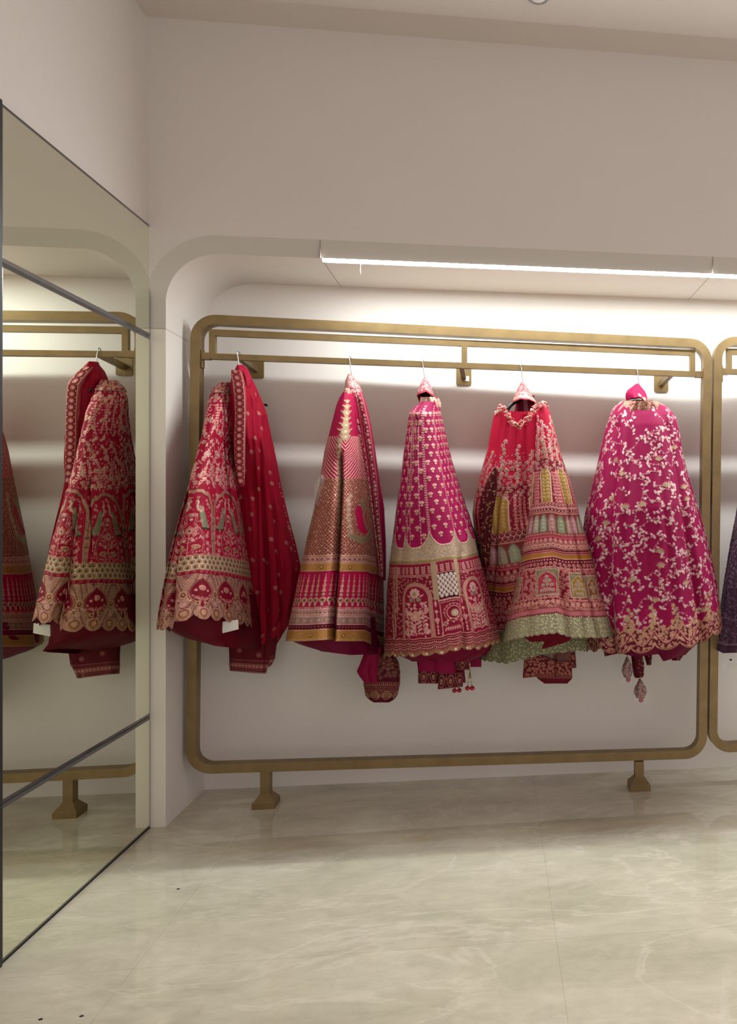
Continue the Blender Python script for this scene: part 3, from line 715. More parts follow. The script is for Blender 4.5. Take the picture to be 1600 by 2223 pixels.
# veil of red net beside it
root = empty('net_veil', (at(560, 900, 3.66)[0], 3.66, 1.9), 'crimson net veil with scattered roundels draped over the hanger nearest the pillar', 'veil')
c = Cloth([(795, 518, 528), (810, 506, 540), (830, 500, 552), (870, 498, 570), (900, 500, 580), (950, 504, 590), (1000, 508, 601), (1060, 512, 612), (1120, 515, 626), (1180, 520, 642), (1230, 524, 653), (1290, 528, 652), (1340, 530, 640), (1398, 536, 604)],
          [(795, 3.60), (900, 3.66), (1398, 3.70)], [(795, .03), (850, .13), (950, .17), (1060, .10), (1398, .09)], [(795, .03), (900, .06), (1398, .10)], nu=420, kv=.9,
          folds=[('v', [(850, 560), (1100, 572), (1390, 585)], 5, .035), ('v', [(830, 541), (1100, 556), (1390, 560)], 4, .02), ('v', [(900, 572), (1100, 598), (1390, 620)], 5, .025)], waves=(.006, 11, .2))
c.fill((206, 0, 54)); c.speckle(0, 2000, 0, .10)
scatter(c, 860, 1390, 42, lambda u, q: (c.disc(u, q, 4.6, (206, 96, 96), .5), c.ring(u, q, 4.6, 1.1, (228, 150, 140)), c.disc(u, q, 1.5, (236, 170, 150))), .4)
u1 = c.U(640, 1230)[0]; c.line([(c.U(min(px, 1e9), q)[0], q) for px, q in [(568, 870), (588, 950), (610, 1060), (624, 1120), (640, 1180), (650, 1230), (649, 1290)]], 4.5, (150, 90, 84), .7)
for q in range(1050, 1290, 7): c.disc(c.U(np.interp(q, [1050, 1120, 1180, 1230, 1290], [606, 621, 637, 647, 646]), q)[0], q, 1.7, (236, 196, 170), 1)
c.build('net', M['net'], root)
c = Cloth([(792, 515, 529), (800, 511, 538), (820, 502, 547), (835, 500, 546), (850, 502, 540)], [(792, 3.598), (850, 3.56)], .045, .03, nu=120, kv=1.2, folds=[('v', [(795, 524), (850, 532)], 4, .02)]); c.fill((208, 8, 62))
c.build('gathered_peak', M['silk'], root)
# embroidered border band running down its front edge
c = Cloth([(803, 503, 519), (812, 502, 527), (830, 505, 532), (860, 509, 534), (900, 511, 534), (950, 509, 533), (1000, 510, 532), (1030, 514, 531), (1056, 520, 530)], [(803, 3.54), (840, 3.49), (1056, 3.47)], .010, .008, nu=110, kv=1.5, n=3.2, sm=9, waves=(0.0015, 3, 0))
c.fill((170, 24, 52))
for q0 in ():
    pass
for q in np.arange(806, 1056, 14.0):
    c.disc(.5, q, 6.2, (226, 150, 140)); c.ring(.5, q, 6.2, 1.1, (120, 20, 40), .2, 0); c.ring(.5, q, 4.0, .9, (196, 90, 86)); c.disc(.5, q, 1.6, (244, 204, 186))
    for s_ in (-1, 1): c.disc(*c.off_(.5, q + 7, s_*7, 0), 2.0, (206, 130, 120))
for s_ in (-1, 1):
    for dx, w_ in ((9.5, 2.2), (12.5, 1.2)): c.line([c.off_(.5, q, s_*dx, 0) for q in range(803, 1056, 8)], w_, (226, 160, 146))
c.build('border', M['silk'], root)
c = Cloth([(1355, 486, 604), (1400, 496, 602), (1412, 497, 600), (1440, 498, 597), (1458, 499, 590)], 3.66, .035, .03, nu=260, kv=1.0, sm=5, waves=(.004, 6, .4),
          hem=[(495, 1456), (560, 1462), (578, 1462), (580, 1450), (600, 1440)], folds=[('stepR', [(1380, 577), (1458, 578)], 8, .02)], top=[(480, 1355), (604, 1355)])
c.fill((128, 6, 36))
c.band(1433, 1460, (112, 10, 36), .2)
for q, w_ in ((1432, 1.4), (1435.5, .8), (1452, 1.0), (1456, 1.6)): c.band(q - w_/2, q + w_/2, (196, 120, 108), .8, .8)
for i in range(30): u = i / 30; c.disc(u, 1444, 5.4, (196, 120, 112)); c.ring(u, 1444, 3.6, .9, (120, 20, 40), .2, 0); c.disc(u, 1444, 1.7, (226, 160, 146))
for px, q in ((562, 1422), (520, 1412), (590, 1405)): u, q = c.U(px, q); c.disc(u, q, 5, (190, 110, 104)); c.ring(u, q, 3.2, .8, WINE)
c.build('trailing_end', M['net'], root)
p = at(500, 1362, 3.33)
o = quad_bar('paper_label', [(at(481, 1350, 3.3)[0], at(481, 1350, 3.3)[2]), (at(517, 1345, 3.3)[0], at(517, 1345, 3.3)[2]), (at(518, 1366, 3.3)[0], at(518, 1366, 3.3)[2]), (at(482, 1375, 3.3)[0], at(482, 1375, 3.3)[2])], 3.30, 3.3006, M['tagpaper'])
tag(o, 'blank white label showing under the scalloped hem nearest the mirror', 'label')
e1 = at(578, 879, 3.70)
o = tube('hair_clip', [(e1[0] - .010, 3.70, e1[2] + .002), (e1[0] + .002, 3.698, e1[2] + .002), (e1[0] + .006, 3.70, e1[2] - .002), (e1[0] - .006, 3.70, e1[2] - .004)], .003, M['black']); tag(o, 'tiny black clip on the right shoulder of the red net veil', 'clip'); o.name = 'black_clip'

# ================================================================ second outfit: gold-brown lattice with ochre bands
def studded(c, q, n, r, col, col2):
    for i in range(n): u = (i + .5) / n; c.disc(u, q, r, col); c.disc(u, q, r * .45, col2, 1, 1.3)
coat_hanger(762, 779, radians(80), 'coat hanger above the magenta skirt with ochre bands', 'black', 62, 0.09)
root = empty('wedding_skirt', (at(740, 1000, 3.58)[0], 3.58, 1.8), 'magenta skirt with brown lattice embroidery and flat ochre bands, second from the mirror', 'skirt', SK)
c = Cloth([(852, 744, 772), (862, 737, 778), (880, 730, 783), (940, 715, 792), (980, 705, 799), (1040, 695, 808), (1100, 683, 816), (1150, 671, 824), (1200, 661, 829), (1250, 650, 832), (1300, 640, 833), (1350, 629, 834), (1395, 620, 834)],
          3.58, [(852, .12), (940, .20), (1100, .32), (1395, .46)], [(852, .10), (1100, .19), (1395, .22)], nu=780, kv=1.0,
          folds=[('stepL', [(975, 742), (1050, 743), (1200, 737), (1300, 731), (1395, 727)], 16, .07), ('v', [(900, 775), (1050, 790)], 6, .02), ('v', [(1240, 811), (1395, 818)], 8, .02), ('v', [(1080, 700), (1395, 668)], 18, .012)],
          hem=[(620, 1392), (660, 1392), (724, 1388), (728, 1392), (790, 1392), (834, 1412)], waves=(.006, 8, 1.2))
c.fill((204, 2, 80)); c.speckle(0, 2000, 0, .08)
# rope chevrons
nC = 14; u0 = c.U(752, 930)[0]
def chev(X, Q, per, p):
    x = (X / per) % 1.0; z = np.abs(x - .5) * per; ph = (Q - z * .9) / p
    return ((ph % 1.0) < .50) * ((((X + Q * .3) / 3.2) % 1.0) < .78) * 1.0
Lr = c.Lq(1045)
c.pattern(948, 1046, lambda X, Q: chev(X - (u0 * Lr) + .0, Q, Lr / 4, 8.4), PINK, .85, 1.0)
# brown lattice with sequins
c.band(1040, 1212, (158, 66, 66), .5, .2)
def lattice(X, Q, p, w_): a = ((X + Q) / p) % 1.0; b = ((X - Q) / p) % 1.0; return ((a < w_) | (b < w_)) * 1.0
c.pattern(1040, 1212, lambda X, Q: lattice(X, Q, 8.2, .27), (196, 138, 112), .9, .9)
scatter(c, 1044, 1210, 11, lambda u, q: c.disc(u, q, 1.15, (248, 232, 214), 1.0, 1.4), .5)
# zari ornament running down the front
for uu in (u0 - .004, u0 + .35, u0 - .33):
    for q, r in ((872, 5), (884, 7), (897, 9), (911, 8), (924, 10), (938, 12), (950, 9)):
        c.flower(uu, q, r, (178, 150, 120), (220, 196, 166), 7, q); 
        for s_ in (-1, 1): c.leaf(*c.off_(uu, q, s_ * r * .5, 0), r * 1.3, 4, (-.5 if s_ > 0 else pi + .5), (196, 164, 130))
    for q in np.arange(958, 1205, 12): c.flower(*c.off_(c.U(741, q)[0] - .012, q, 0, 0), 6, (172, 140, 112), (212, 180, 150), 6, q)
# bird with magenta field
for base, fl in ((c.U(783, 1140)[0], 1), (c.U(672, 1150)[0], -1), (.02, 1), (.14, -1)):
    R = lambda dx, q: c.off_(base, 1140, fl * dx * 1.7, q - 1140)
    for dx, q, a_, b_, an in ((0, 1124, 8, 22, -.2), (13, 1136, 6, 24, .3), (6, 1150, 13, 9, .3)): c.ell(*R(dx, q), a_ * 1.7, b_ * 1.15, an * fl, (204, 2, 80), 0, -1)
    path = [(18, 1100), (10, 1104), (14, 1112), (10, 1122), (12, 1136), (16, 1148)]
    c.line([R(*p_) for p_ in path], 11, (172, 146, 116)); c.line([R(*p_) for p_ in path], 2, (110, 80, 60))
    for i in range(16):
        t = i / 15; c.ell(*R(-16 + 44 * t, 1164 + 14 * sin(t * pi) - 6 * t), 9, 7, fl * .5, (164, 146, 112), .9); c.ring(*R(-16 + 44 * t, 1164 + 14 * sin(t * pi) - 6 * t), 4, 1, (120, 84, 66))
    for q in (1078, 1088, 1096, 1108, 1120, 1132, 1144, 1156):
        c.flower(*R(-16 - 3 * sin(q), q), 7, (196, 156, 130), (226, 196, 166), 6, q)
    c.ell(*R(10, 1092), 8, 10, .4, (150, 150, 112))
# bands
c.band(1208, 1224, (206, 140, 128), .8, .9); c.row_of(1216, 60, lambda u, q: c.disc(u, q, 2.4, (150, 84, 84))); c.row_of(1216, 60, lambda u, q: c.disc(u, q, 1, (244, 226, 206), 1, 1.4), .5)
for q in (1208, 1213, 1222): c.band(q - .9, q + .9, (230, 190, 170), .9, 1.2)
def ochre(q0, q1):
    c.band(q0, q1, (198, 140, 76), .6, .7); qm = (q0 + q1) / 2
    for i in range(34):
        u = (i + .5) / 34
        if i % 2: c.ring(u, qm, 5.5, 1.0, (226, 176, 120)); c.ring(u, qm, 3, .8, (170, 100, 60)); c.disc(u, qm, 1.4, (228, 186, 130))
        else: c.disc(u, qm, 4.2, (140, 84, 30)); c.disc(u, qm, 2.2, (240, 200, 120), 1, 1.4)
    for q in (q0, q1): c.band(q - .9, q + .9, (230, 188, 150), .9, 1)
ochre(1225, 1242)
c.row_of(1300, 58, lambda u, q: (
    [c.ell(u, qq, ww, 3.2, 0, (226, 164, 140)) for qq, ww in ((1252, 1.0), (1258, 1.6), (1264, 2.6), (1270, 1.8), (1275, 3.6), (1281, 2.6), (1286, 4.0))],
    c.disc(u, 1294, 3.6, (206, 160, 136)), c.disc(u, 1306, 6.4, (190, 140, 116)), c.ring(u, 1306, 6.4, 1.2, (236, 190, 170)), c.disc(u, 1306, 2.2, (110, 40, 50)), c.ell(u, 1315, 3, 4, 0, (230, 184, 160))))
c.pattern(1320, 1326, lambda X, Q: ((X / 3.4) % 1 < .55) * 1.0, PINK, .8, .8)
c.band(1326, 1336, (206, 150, 142), .8, .8); c.band(1337, 1342, (214, 160, 150), .8, .8); c.band(1342, 1358, (176, 130, 122), .85, .6)
c.row_of(1334, 110, lambda u, q: c.disc(u, q, 1.5, (140, 60, 70))); c.row_of(1350, 50, lambda u, q: (c.ring(u, q, 5.5, 1.1, (222, 184, 170)), c.disc(u, q, 1.8, (244, 220, 200), 1)))
for q in (1326, 1336.5, 1342, 1358.5): c.band(q - .9, q + .9, (236, 196, 180), .9, 1)
c.band(1360, 1370, (110, 12, 40), .2); c.row_of(1364, 120, lambda u, q: c.disc(u, q, 1.3, (206, 130, 124)))
ochre(1371, 1394); c.band(1390, 1397, (206, 160, 100), .7, .6)
c.speckle(1205, 1400, .04, .25, 1.0)
c.build('', M['silk'], root, splits=[('skirt_body', 800, 1207), ('hem_border', 1207, 1500)])
c = Cloth([(842, 750, 768), (850, 744, 772), (858, 741, 775)], 3.58, .11, .09, nu=140, kv=1.2, waves=(.006, 7, 1)); c.fill((214, 120, 120))
scatter(c, 842, 858, 6, lambda u, q: c.flower(u, q, 3.6, (244, 200, 180), GOLD)); c.build('waistband', M['silk'], root)
c = Cloth([(1340, 634, 828), (1385, 628, 830), (1400, 634, 832), (1410, 660, 832), (1420, 696, 832)], 3.58, [(1340, .40), (1420, .34)], [(1340, .20), (1420, .19)], nu=200, kv=.7, waves=(.006, 8, .9),
          hem=[(620, 1400), (650, 1404), (690, 1408), (697, 1414), (760, 1422), (832, 1420)]); c.fill((136, 2, 62)); c.build('lining', M['silk'], root)

root = empty('net_veil', (at(800, 900, 3.6)[0], 3.6, 1.9), 'long folded rose veil edged with sequins, draped down the ochre-banded skirt', 'veil')
c = Cloth([(812, 757, 763), (826, 750, 774), (840, 749, 782), (855, 750, 788), (880, 756, 797), (920, 768, 806), (980, 780, 815), (1040, 790, 822), (1100, 800, 826), (1160, 809, 830), (1210, 817, 833), (1250, 823, 834)],
          [(815, 3.585), (860, 3.545), (1250, 3.48)], .03, .03, nu=200, kv=1.1, waves=(.003, 5, .2), folds=[('v', [(850, 775), (1000, 800), (1250, 828)], 4, .02), ('v', [(850, 768), (1000, 790), (1250, 822)], 3, .012)])
c.fill((196, 44, 86)); c.speckle(0, 2000, 0, .2)
for du, n in ((.10, 9.0), (-.08, 7.0)):
    for q in np.arange(820, 1345, n): c.flower(.5 + du + .01 * sin(q * 3), q + random.uniform(-2, 2), random.uniform(2.6, 4), (224, 170, 160), (240, 216, 196), 6, q); c.disc(.5 + du - .05, q + 4, 1.6, (230, 200, 170))
for du in (-.14, .04, .16): c.line([(.5 + du, q) for q in range(818, 1348, 10)], 1.4, (238, 180, 170))
scatter(c, 815, 850, 7, lambda u, q: c.flower(u, q, 4.5, (240, 184, 176), (196, 90, 90)))
c.build('net', M['net'], root)
c = Cloth([(870, 782, 793), (950, 797, 811), (1050, 810, 825), (1100, 816, 834), (1180, 826, 838), (1260, 832, 838)], 3.66, .02, .02, nu=80, kv=.6); c.fill((200, 2, 84)); c.build('side_fold', M['silk'], root)
c = Cloth([(1405, 796, 832), (1424, 788, 824), (1440, 782, 822), (1458, 774, 820), (1468, 780, 819), (1482, 791, 818)], 3.52, .03, .03, nu=120, kv=.8, sm=5, folds=[('v', [(1420, 803), (1482, 806)], 6, .02)], waves=(.004, 4, .2)); c.fill((176, 2, 74)); c.build('trailing_end', M['silk'], root)
root = empty('sleeveless_blouse', (at(830, 1480, 3.66)[0], 3.66, 1.0), 'dark maroon embroidered blouse dangling below the ochre-banded skirt', 'blouse')
c = Cloth([(1400, 818, 846), (1425, 812, 858), (1440, 804, 865), (1460, 796, 868), (1485, 789, 868), (1510, 794, 863), (1520, 802, 856), (1525, 812, 846)], 3.66, .04, .035, nu=260, kv=1.1, sm=7, n=2.6, waves=(.002, 5, .3))
c.fill((112, 6, 40))
c.row_of(1450, 8, lambda u, q: [c.line([c.off_(u, q, dx, 6 * abs(sin(dx / 9)) + k_ * 9 - 20) for dx in range(-14, 15, 4)], 1.5, (170, 120, 92)) for k_ in range(3)])
scatter(c, 1430, 1478, 11, lambda u, q: (c.ring(u, q, 4.5, 1.4, (160, 110, 86)), c.disc(u, q, 1.6, (200, 150, 120))))
c.pattern(1480, 1487, lambda X, Q: ((X / 4) % 1 < .4) * 1.0, (196, 120, 100), .8, .8)
for q in (1488, 1492, 1496, 1500, 1504): c.pattern(q - 1, q + 1.2, lambda X, Q: ((X / 2.6) % 1 < .7) * 1.0, (180, 120, 96), .85, .9)
c.row_of(1510, 7, lambda u, q: (c.ell(u, q, 13, 6, 0, (150, 106, 80)), c.ring(u, q, 9, 1.2, (206, 160, 126))))
c.speckle(1480, 1516, .05, .3, 1.0)
c.build('bodice', M['silk'], root)
c = Cloth([(1385, 822, 840), (1405, 818, 844)], 3.66, .02, .02, nu=40, kv=.6); c.fill((80, 4, 30)); c.build('strap', M['silk'], root)
# clear bag with earrings hung at its left
root = empty('earring_bag', (at(692, 1050, 3.45)[0], 3.45, 1.35), 'clear plastic bag with earrings at the left side of the ochre-banded skirt', 'jewellery bag')
c = Cloth([(1030, 698, 706), (1042, 686, 712), (1060, 680, 716), (1085, 682, 716), (1100, 688, 714)], 3.36, .045, .04, nu=60, kv=.5, sm=7, waves=(.004, 5, .3)); c.fill((230, 230, 230)); o = c.build('pouch', M['bag'], root)
bx, _, bz = at(700, 1052, 3.36)
for dx in (-.004, .012):
    tube('earring', [(bx + .03*0 - .012, 3.36 + dx, bz + .02), (bx - .012, 3.357 + dx, bz - .015)], .0018, M['chrome'], root, 6)
    bm = bmesh.new(); bmesh.ops.create_uvsphere(bm, u_segments=12, v_segments=8, radius=.008)
    for v in bm.verts: v.co.x = v.co.x * .4 + bx - .012; v.co.y += 3.357 + dx; v.co.z += bz - .022
    from_bm('earring', bm, M['bead'], root, smooth=True)

# ================================================================ third outfit: magenta with vine lines and arch panel
coat_hanger(920, 786, radians(80), 'coat hanger under the narrow pink cone, third on the rail', 'black', 62, 0.05)
root = empty('hanger_cover', (at(924, 845, 3.6)[0], 3.6, 1.87), 'narrow pale pink embroidered cone over the third hanger', 'sleeve')
c = Cloth([(820, 921, 925), (826, 917, 929), (838, 912, 935), (850, 908, 940), (860, 906, 943)], 3.60, [(820, .01), (860, .05)], [(820, .01), (860, .04)], nu=160, kv=1.6, sm=5, hem=[(905, 858), (925, 850), (944, 864)])
c.fill((206, 84, 104)); scatter(c, 824, 862, 6.5, lambda u, q: c.flower(u, q, 3.6, (236, 176, 172), (206, 96, 104))); c.band(855, 862, (206, 70, 90)); c.build('cone', M['silk'], root)
c = Cloth([(846, 907, 938), (860, 905, 934), (872, 910, 926), (884, 914, 924)], 3.615, .02, .02, nu=80, kv=1, sm=5); c.fill((130, 4, 40)); c.build('inner_fold', M['silk'], root)
root = empty('wedding_skirt', (at(925, 1000, 3.56)[0], 3.56, 1.8), 'narrow magenta skirt with vertical vine lines and garden arches, third on the rail', 'skirt', SK)
c = Cloth([(862, 917, 952), (872, 914, 955), (884, 899, 956), (895, 889, 957), (920, 885, 962), (980, 877, 975), (1040, 870, 991), (1090, 862, 1006), (1140, 856, 1022), (1180, 851, 1033), (1215, 846, 1041), (1260, 842, 1053), (1310, 839, 1065), (1360, 836, 1078), (1416, 834, 1090)],
          3.56, [(862, .10), (900, .17), (1100, .30), (1416, .42)], [(862, .09), (1100, .18), (1416, .22)], nu=760, kv=1.05,
          folds=[('stepL', [(890, 909), (1000, 897), (1100, 884), (1180, 872), (1300, 862), (1416, 852)], 10, .04), ('v', [(900, 899), (1100, 874)], 4, .014), ('v', [(1180, 1005), (1416, 1006)], 7, .016), ('v', [(900, 949), (1160, 1000)], 9, .010), ('b', [(1000, 930), (1416, 920)], 34, .012)],
          hem=[(834, 1424), (900, 1424), (960, 1418), (1000, 1408), (1040, 1408), (1090, 1392)], scal=('round', 34, 7), waves=(.005, 9, .7))
c.fill((190, 0, 92)); c.speckle(0, 2000, 0, .06)
scallop_us = []
pans = [(931, 934), (983, 986), (1030, 1036), (874, 872)]
ub = [c.U(931, 1150)[0], c.U(984, 1150)[0]]; du = ub[1] - ub[0]
n_p = int(round(1 / du)); vine_u = [ub[0] + k_ / n_p for k_ in range(n_p)]
for j, uu in enumerate(vine_u):
    for q in np.arange(884, 1165, 5.2):
        for s_ in (-1, 1): c.leaf(uu, q, 4.6, 2.2, -pi/2 + s_ * .75, (236, 186, 170), .9)
    c.line([(uu, 880), (uu, 1165)], 1.0, (214, 150, 140))
    um = uu + .5 / n_p
    # florets in staggered rows
    for r_, q in enumerate(np.arange(900, 1175, 17.5)):
        wpx = c.Lq(q) / n_p; kk = 1 if wpx < 26 else (2 if wpx < 60 else 3)
        for k_ in range(kk):
            x = (k_ + .5 - kk / 2 + (.25 if r_ % 2 else -.25) * (kk > 1)) * wpx / kk * .85
            u_, q_ = c.off_(um, q, x, 0)
            for a_ in (-.9, -.3, .3, .9): c.leaf(u_, q_, 6.4, 3.6, -pi/2 + a_, (240, 196, 176), .9)
            c.disc(u_, q_ - 2.5, 1.6, (196, 130, 96)); c.leaf(u_, q_ + 1, 4.4, 2.4, pi/2 + .8, (190, 160, 120)); c.leaf(u_, q_ + 1, 4.4, 2.4, pi/2 - .8, (190, 160, 120)); c.ell(u_, q_ + 4, 2.4, 1.5, 0, (226, 176, 150))
for k_ in range(5):
    uu = c.U(908 - 5 * k_, 960)[0] - .0; c.line([(uu, q) for q in range(890, 1180, 6)], 1.4, (226, 160, 150))
    for q in range(920, 1180, 8): c.disc(uu, q, 1.5, (244, 200, 186))
# silver-gold mesh below the scalloped end of each gore
j = np.where((c.q >= 1120) & (c.q <= 1222))[0]
ph = ((c.u - ub[0]) * n_p) % 1.0; edge = 1186 - 34 * np.abs(ph - .5) ** 2.6 * 6.1
g = np.clip(c.q[j][:, None] - edge[None, :] + .5, 0, 1); ix = np.ix_(j, np.arange(c.nu))
c._put(ix, g, (216, 192, 162), .9, .7)
X = c.u[None, :] * c.Lq(1200); Q = c.q[j][:, None]
c._put(ix, g * ((((X + Q * .9) / 4.2) % 1 < .4) & ((((X - Q * 1.3) / 5.0) % 1) < .6)), (172, 134, 116), .6, -1)
rim = np.clip(2.0 - np.abs(c.q[j][:, None] - edge[None, :]), 0, 1); c._put(ix, rim, (244, 204, 184), .9, 1.2)
c.speckle(1150, 1220, .05, .35, 1.0); c.band(1222, 1400, (150, 10, 52), 0, -1)
c.band(1213, 1219, (170, 146, 100), .9, 1.0); c.band(1220, 1223, (214, 60, 90), .1)
# leaf row
c.band(1223, 1244, (160, 6, 52), .0, -1)
c.row_of(1234, 64, lambda u, q: [ (c.leaf(u, qq, 5.4, 2.4, -pi/2 + .85, (240, 186, 172)), c.leaf(u, qq, 5.4, 2.4, -pi/2 - .85, (240, 186, 172))) for qq in (1230, 1234, 1238, 1242)])
for q in (1244.5, 1247.5): c.band(q - .8, q + .8, (236, 176, 164), .8, 1)
# ground of the arch panel: dense scrolls
scatter(c, 1250, 1378, 7, lambda u, q: c.leaf(u, q, 5, 3, random.uniform(0, 6.28), (214, 140, 126)), .5)
def arch_panel(um, half, q0, q1, col=(176, 0, 62)):
    P = lambda x, q: c.off_(um, 1320, x, q - 1320)
    R_ = lambda x, q: (um + x / c.Lq(1320), q)
    pts = [(-half, q1)] + [(-half, q) for q in range(q1 - 10, q0 + int(half), -10)] + [(half * cos(a), q0 + half - half * sin(a)) for a in np.linspace(pi, 0, 15)] + [(half, q) for q in range(q0 + int(half), q1, 10)] + [(half, q1)]
    for q in np.arange(q0, q1, 1.6):
        hw = half if q > q0 + half else sqrt(max(0.5, half ** 2 - (q0 + half - q) ** 2)); c.line([R_(-hw, q), R_(hw, q)], 2.6, col, 0, -1)
    for w_, cc in ((9, (176, 110, 96)), (6.4, (236, 176, 160)), (4.2, (150, 60, 60)), (1.6, (240, 196, 170))): c.line([R_(*p_) for p_ in pts], w_, cc)
    # flowering plant
    c.line([R_(0, q1 - 4), R_(0, q0 + 22)], 1.4, PINK)
    c.flower(*R_(0, q0 + 19), 11, (238, 186, 176), (160, 150, 120), 8); c.disc(*R_(0, q0 + 21), 4, (170, 156, 128))
    for s_ in (-1, 1):
        c.disc(*R_(s_*8, q0 + 33), 4.8, (164, 156, 130)); c.leaf(*R_(s_*10, q0 + 28), 10, 4, (-.6 if s_ > 0 else pi + .6), PINK)
        c.disc(*R_(s_*14, q0 + 42), 4, PINK); c.leaf(*R_(s_*16, q0 + 44), 10, 4, (-.6 if s_ > 0 else pi + .6), PINK)
        c.ell(*R_(s_*22, q0 + 56), 4.6, 7, 0, (230, 160, 156)); c.flower(*R_(s_*12, q0 + 60), 5.5, PINK)
        for q in (70, 78, 86, 94, 102): c.leaf(*R_(s_*3, q0 + q), 13, 4.4, (-.7 if s_ > 0 else pi + .7), (238, 186, 172)); c.leaf(*R_(s_*14, q0 + q - 2), 9, 4, (-1.1 if s_ > 0 else pi + 1.1), (226, 166, 150)); c.disc(*R_(s_*20, q0 + q - 8), 2.8, PINK)
        c.disc(*R_(s_*21, q1 - 12), 6.2, (232, 168, 160)); c.disc(*R_(s_*21, q1 - 12), 2.2, (196, 120, 116))
        for k_ in range(4): c.leaf(*R_(s_*(3 + 3*k_), q1 - 6), 6, 2.6, (-.9 if s_ > 0 else pi + .9), PINK)
    c.flower(*R_(0, q0 + 68), 11, (226, 160, 148), (246, 206, 190), 9); c.disc(*R_(0, q0 + 68), 3, (240, 200, 186))
    for q in (44, 50, 84, 92, 100): c.disc(*R_(4 * sin(q), q0 + q), 3, PINK)
    for k_ in range(46):
        x, q = random.uniform(-half + 8, half - 8), random.uniform(q0 + 44, q1 - 4)
        if k_ % 3: c.leaf(*R_(x, q), 6, 3.0, random.uniform(0, 6.28), (236, 180, 166))
        else: c.disc(*R_(x, q), random.uniform(1.8, 3.2), (240, 196, 184))
def jali(um, half, q0, q1):
    R_ = lambda x, q: (um + x / c.Lq(1270), q)
    for q in np.arange(q0, q1, 1.6): c.line([R_(-half, q), R_(half, q)], 2.6, (84, 20, 36), .0, -1)
    for r_, q in enumerate(np.arange(q0 + 4, q1 - 2, 6.2)):
        for k_ in range(-2, 3):
            x = k_ * 9.4 + (4.7 if r_ % 2 else 0)
            if abs(x) < half: c.disc(*R_(x, q), 3.9, (250, 226, 216), .3, 1.4)
    for s_ in (-1, 1): c.line([R_(s_*(half + 6), q0 - 24), R_(s_*(half + 6), q1 + 2)], 11, (196, 164, 134))
    c.line([R_(-half - 4, q1 + 4), R_(half + 4, q1 + 4)], 3, PINK); c.line([R_(-half - 4, q1 + 9), R_(half + 4, q1 + 9)], 1.6, PINK)
    for q in np.arange(q1 + 12, 1378, 1.6): c.line([R_(-half, q), R_(half, q)], 2.6, (168, 4, 56), 0, -1)
    c.ring(*R_(4, q1 + 34), 15, 2, PINK); c.ring(*R_(4, q1 + 34), 20, 1.4, (214, 140, 126)); c.flower(*R_(6, q1 + 36), 8, (214, 190, 160), (240, 220, 190), 9)
    for k_ in range(9): a_ = pi + k_ * pi / 8; c.leaf(*R_(4 + 17 * cos(a_), q1 + 34 + 17 * sin(a_)), 5, 2.6, a_ + 1, PINK)
    for s_ in (-1, 1): c.line([R_(s_*(half + 1), q1 + 12), R_(s_*(half + 1), 1378)], 1.8, PINK)
    for k_ in range(8): c.leaf(*R_(-16 + 4.5 * k_, 1372), 9, 3.4, -1.1 - .1 * k_, PINK); c.disc(*R_(-14 + 5 * k_, 1354 - (k_ % 3) * 4), 2.4, PINK)
    c.ell(*R_(-14, q1 + 56), 6, 5, 0, (226, 170, 156)); c.line([R_(-17, q1 + 53), R_(-11, q1 + 59)], 1.2, WINE); c.line([R_(-11, q1 + 53), R_(-17, q1 + 59)], 1.2, WINE)
    for s_ in (-1, 1):
        x = s_ * (half + 9)
        for q in np.arange(q1 + 2, 1376, 1.6): c.line([R_(x - 4, q), R_(x + 4, q)], 2.6, (168, 4, 56), 0, -1)
        c.leaf(*R_(x, q1 + 16), 14, 5, -pi/2, (232, 160, 156)); c.disc(*R_(x, q1 + 26), 3.4, PINK); c.disc(*R_(x, q1 + 44), 4.8, (232, 160, 156))
        c.line([R_(x, q1 + 30), R_(x, 1374)], 1.3, PINK); [c.disc(*R_(x, q_), 2.2, PINK) for q_ in (1350, 1358, 1366, 1372)]
ua = c.U(901, 1320)[0]; ujl = c.U(971, 1270)[0]; uc_ = c.U(1034, 1320)[0]
for base in (0.0, .36, .68):
    arch_panel(ua + base, 31, 1264, 1378); jali(ujl + base, 19, 1247, 1300)
arch_panel(uc_, 29, 1264, 1378)
# side column
uz = c.U(857, 1300)[0]; 
for q in np.arange(1228, 1378, 5.5):
    for dx in (-6, 0, 6): c.ell(*c.off_(uz, q, dx, 0), 1.5, 3.4, .3, (214, 180, 140))
# borders
c.band(1379, 1408, (146, 16, 48), .3, 0)
for q, w_ in ((1380, 2), (1385, 1.3), (1396, 1.6), (1406, 1.3)): c.band(q - w_/2, q + w_/2, (230, 166, 150), .85, 1)
for q in (1390.5, 1401): c.pattern(q - 2, q + 2, lambda X, Q: (((X + Q * .7) / 4.0) % 1 < .55) * 1.0, (236, 176, 160), .85, 1)
c.band(1408, 1440, (196, 150, 110), .85, .8)
c.pattern(1408, 1440, lambda X, Q: ((X / 2.6) % 1 < .35) * 1.0, (140, 84, 60), .7, -1)
c.speckle(1380, 1440, .07, .3, 1.0)
c.row_of(1412, 34, lambda u, q: c.disc(u, q, 2.2, (250, 236, 210), 1, 1.4), .3)
c.build('', M['silk'], root, splits=[('skirt_body', 800, 1220), ('hem_border', 1220, 1500)])
c = Cloth([(862, 914, 950), (868, 913, 954), (876, 912, 957), (884, 916, 957)], 3.56, .115, .09, nu=200, kv=1.5, sm=5, waves=(.006, 11, 1)); c.fill((214, 120, 120))
scatter(c, 862, 884, 6, lambda u, q: c.flower(u, q, 4, (246, 206, 186), GOLD)); c.build('waistband', M['silk'], root)
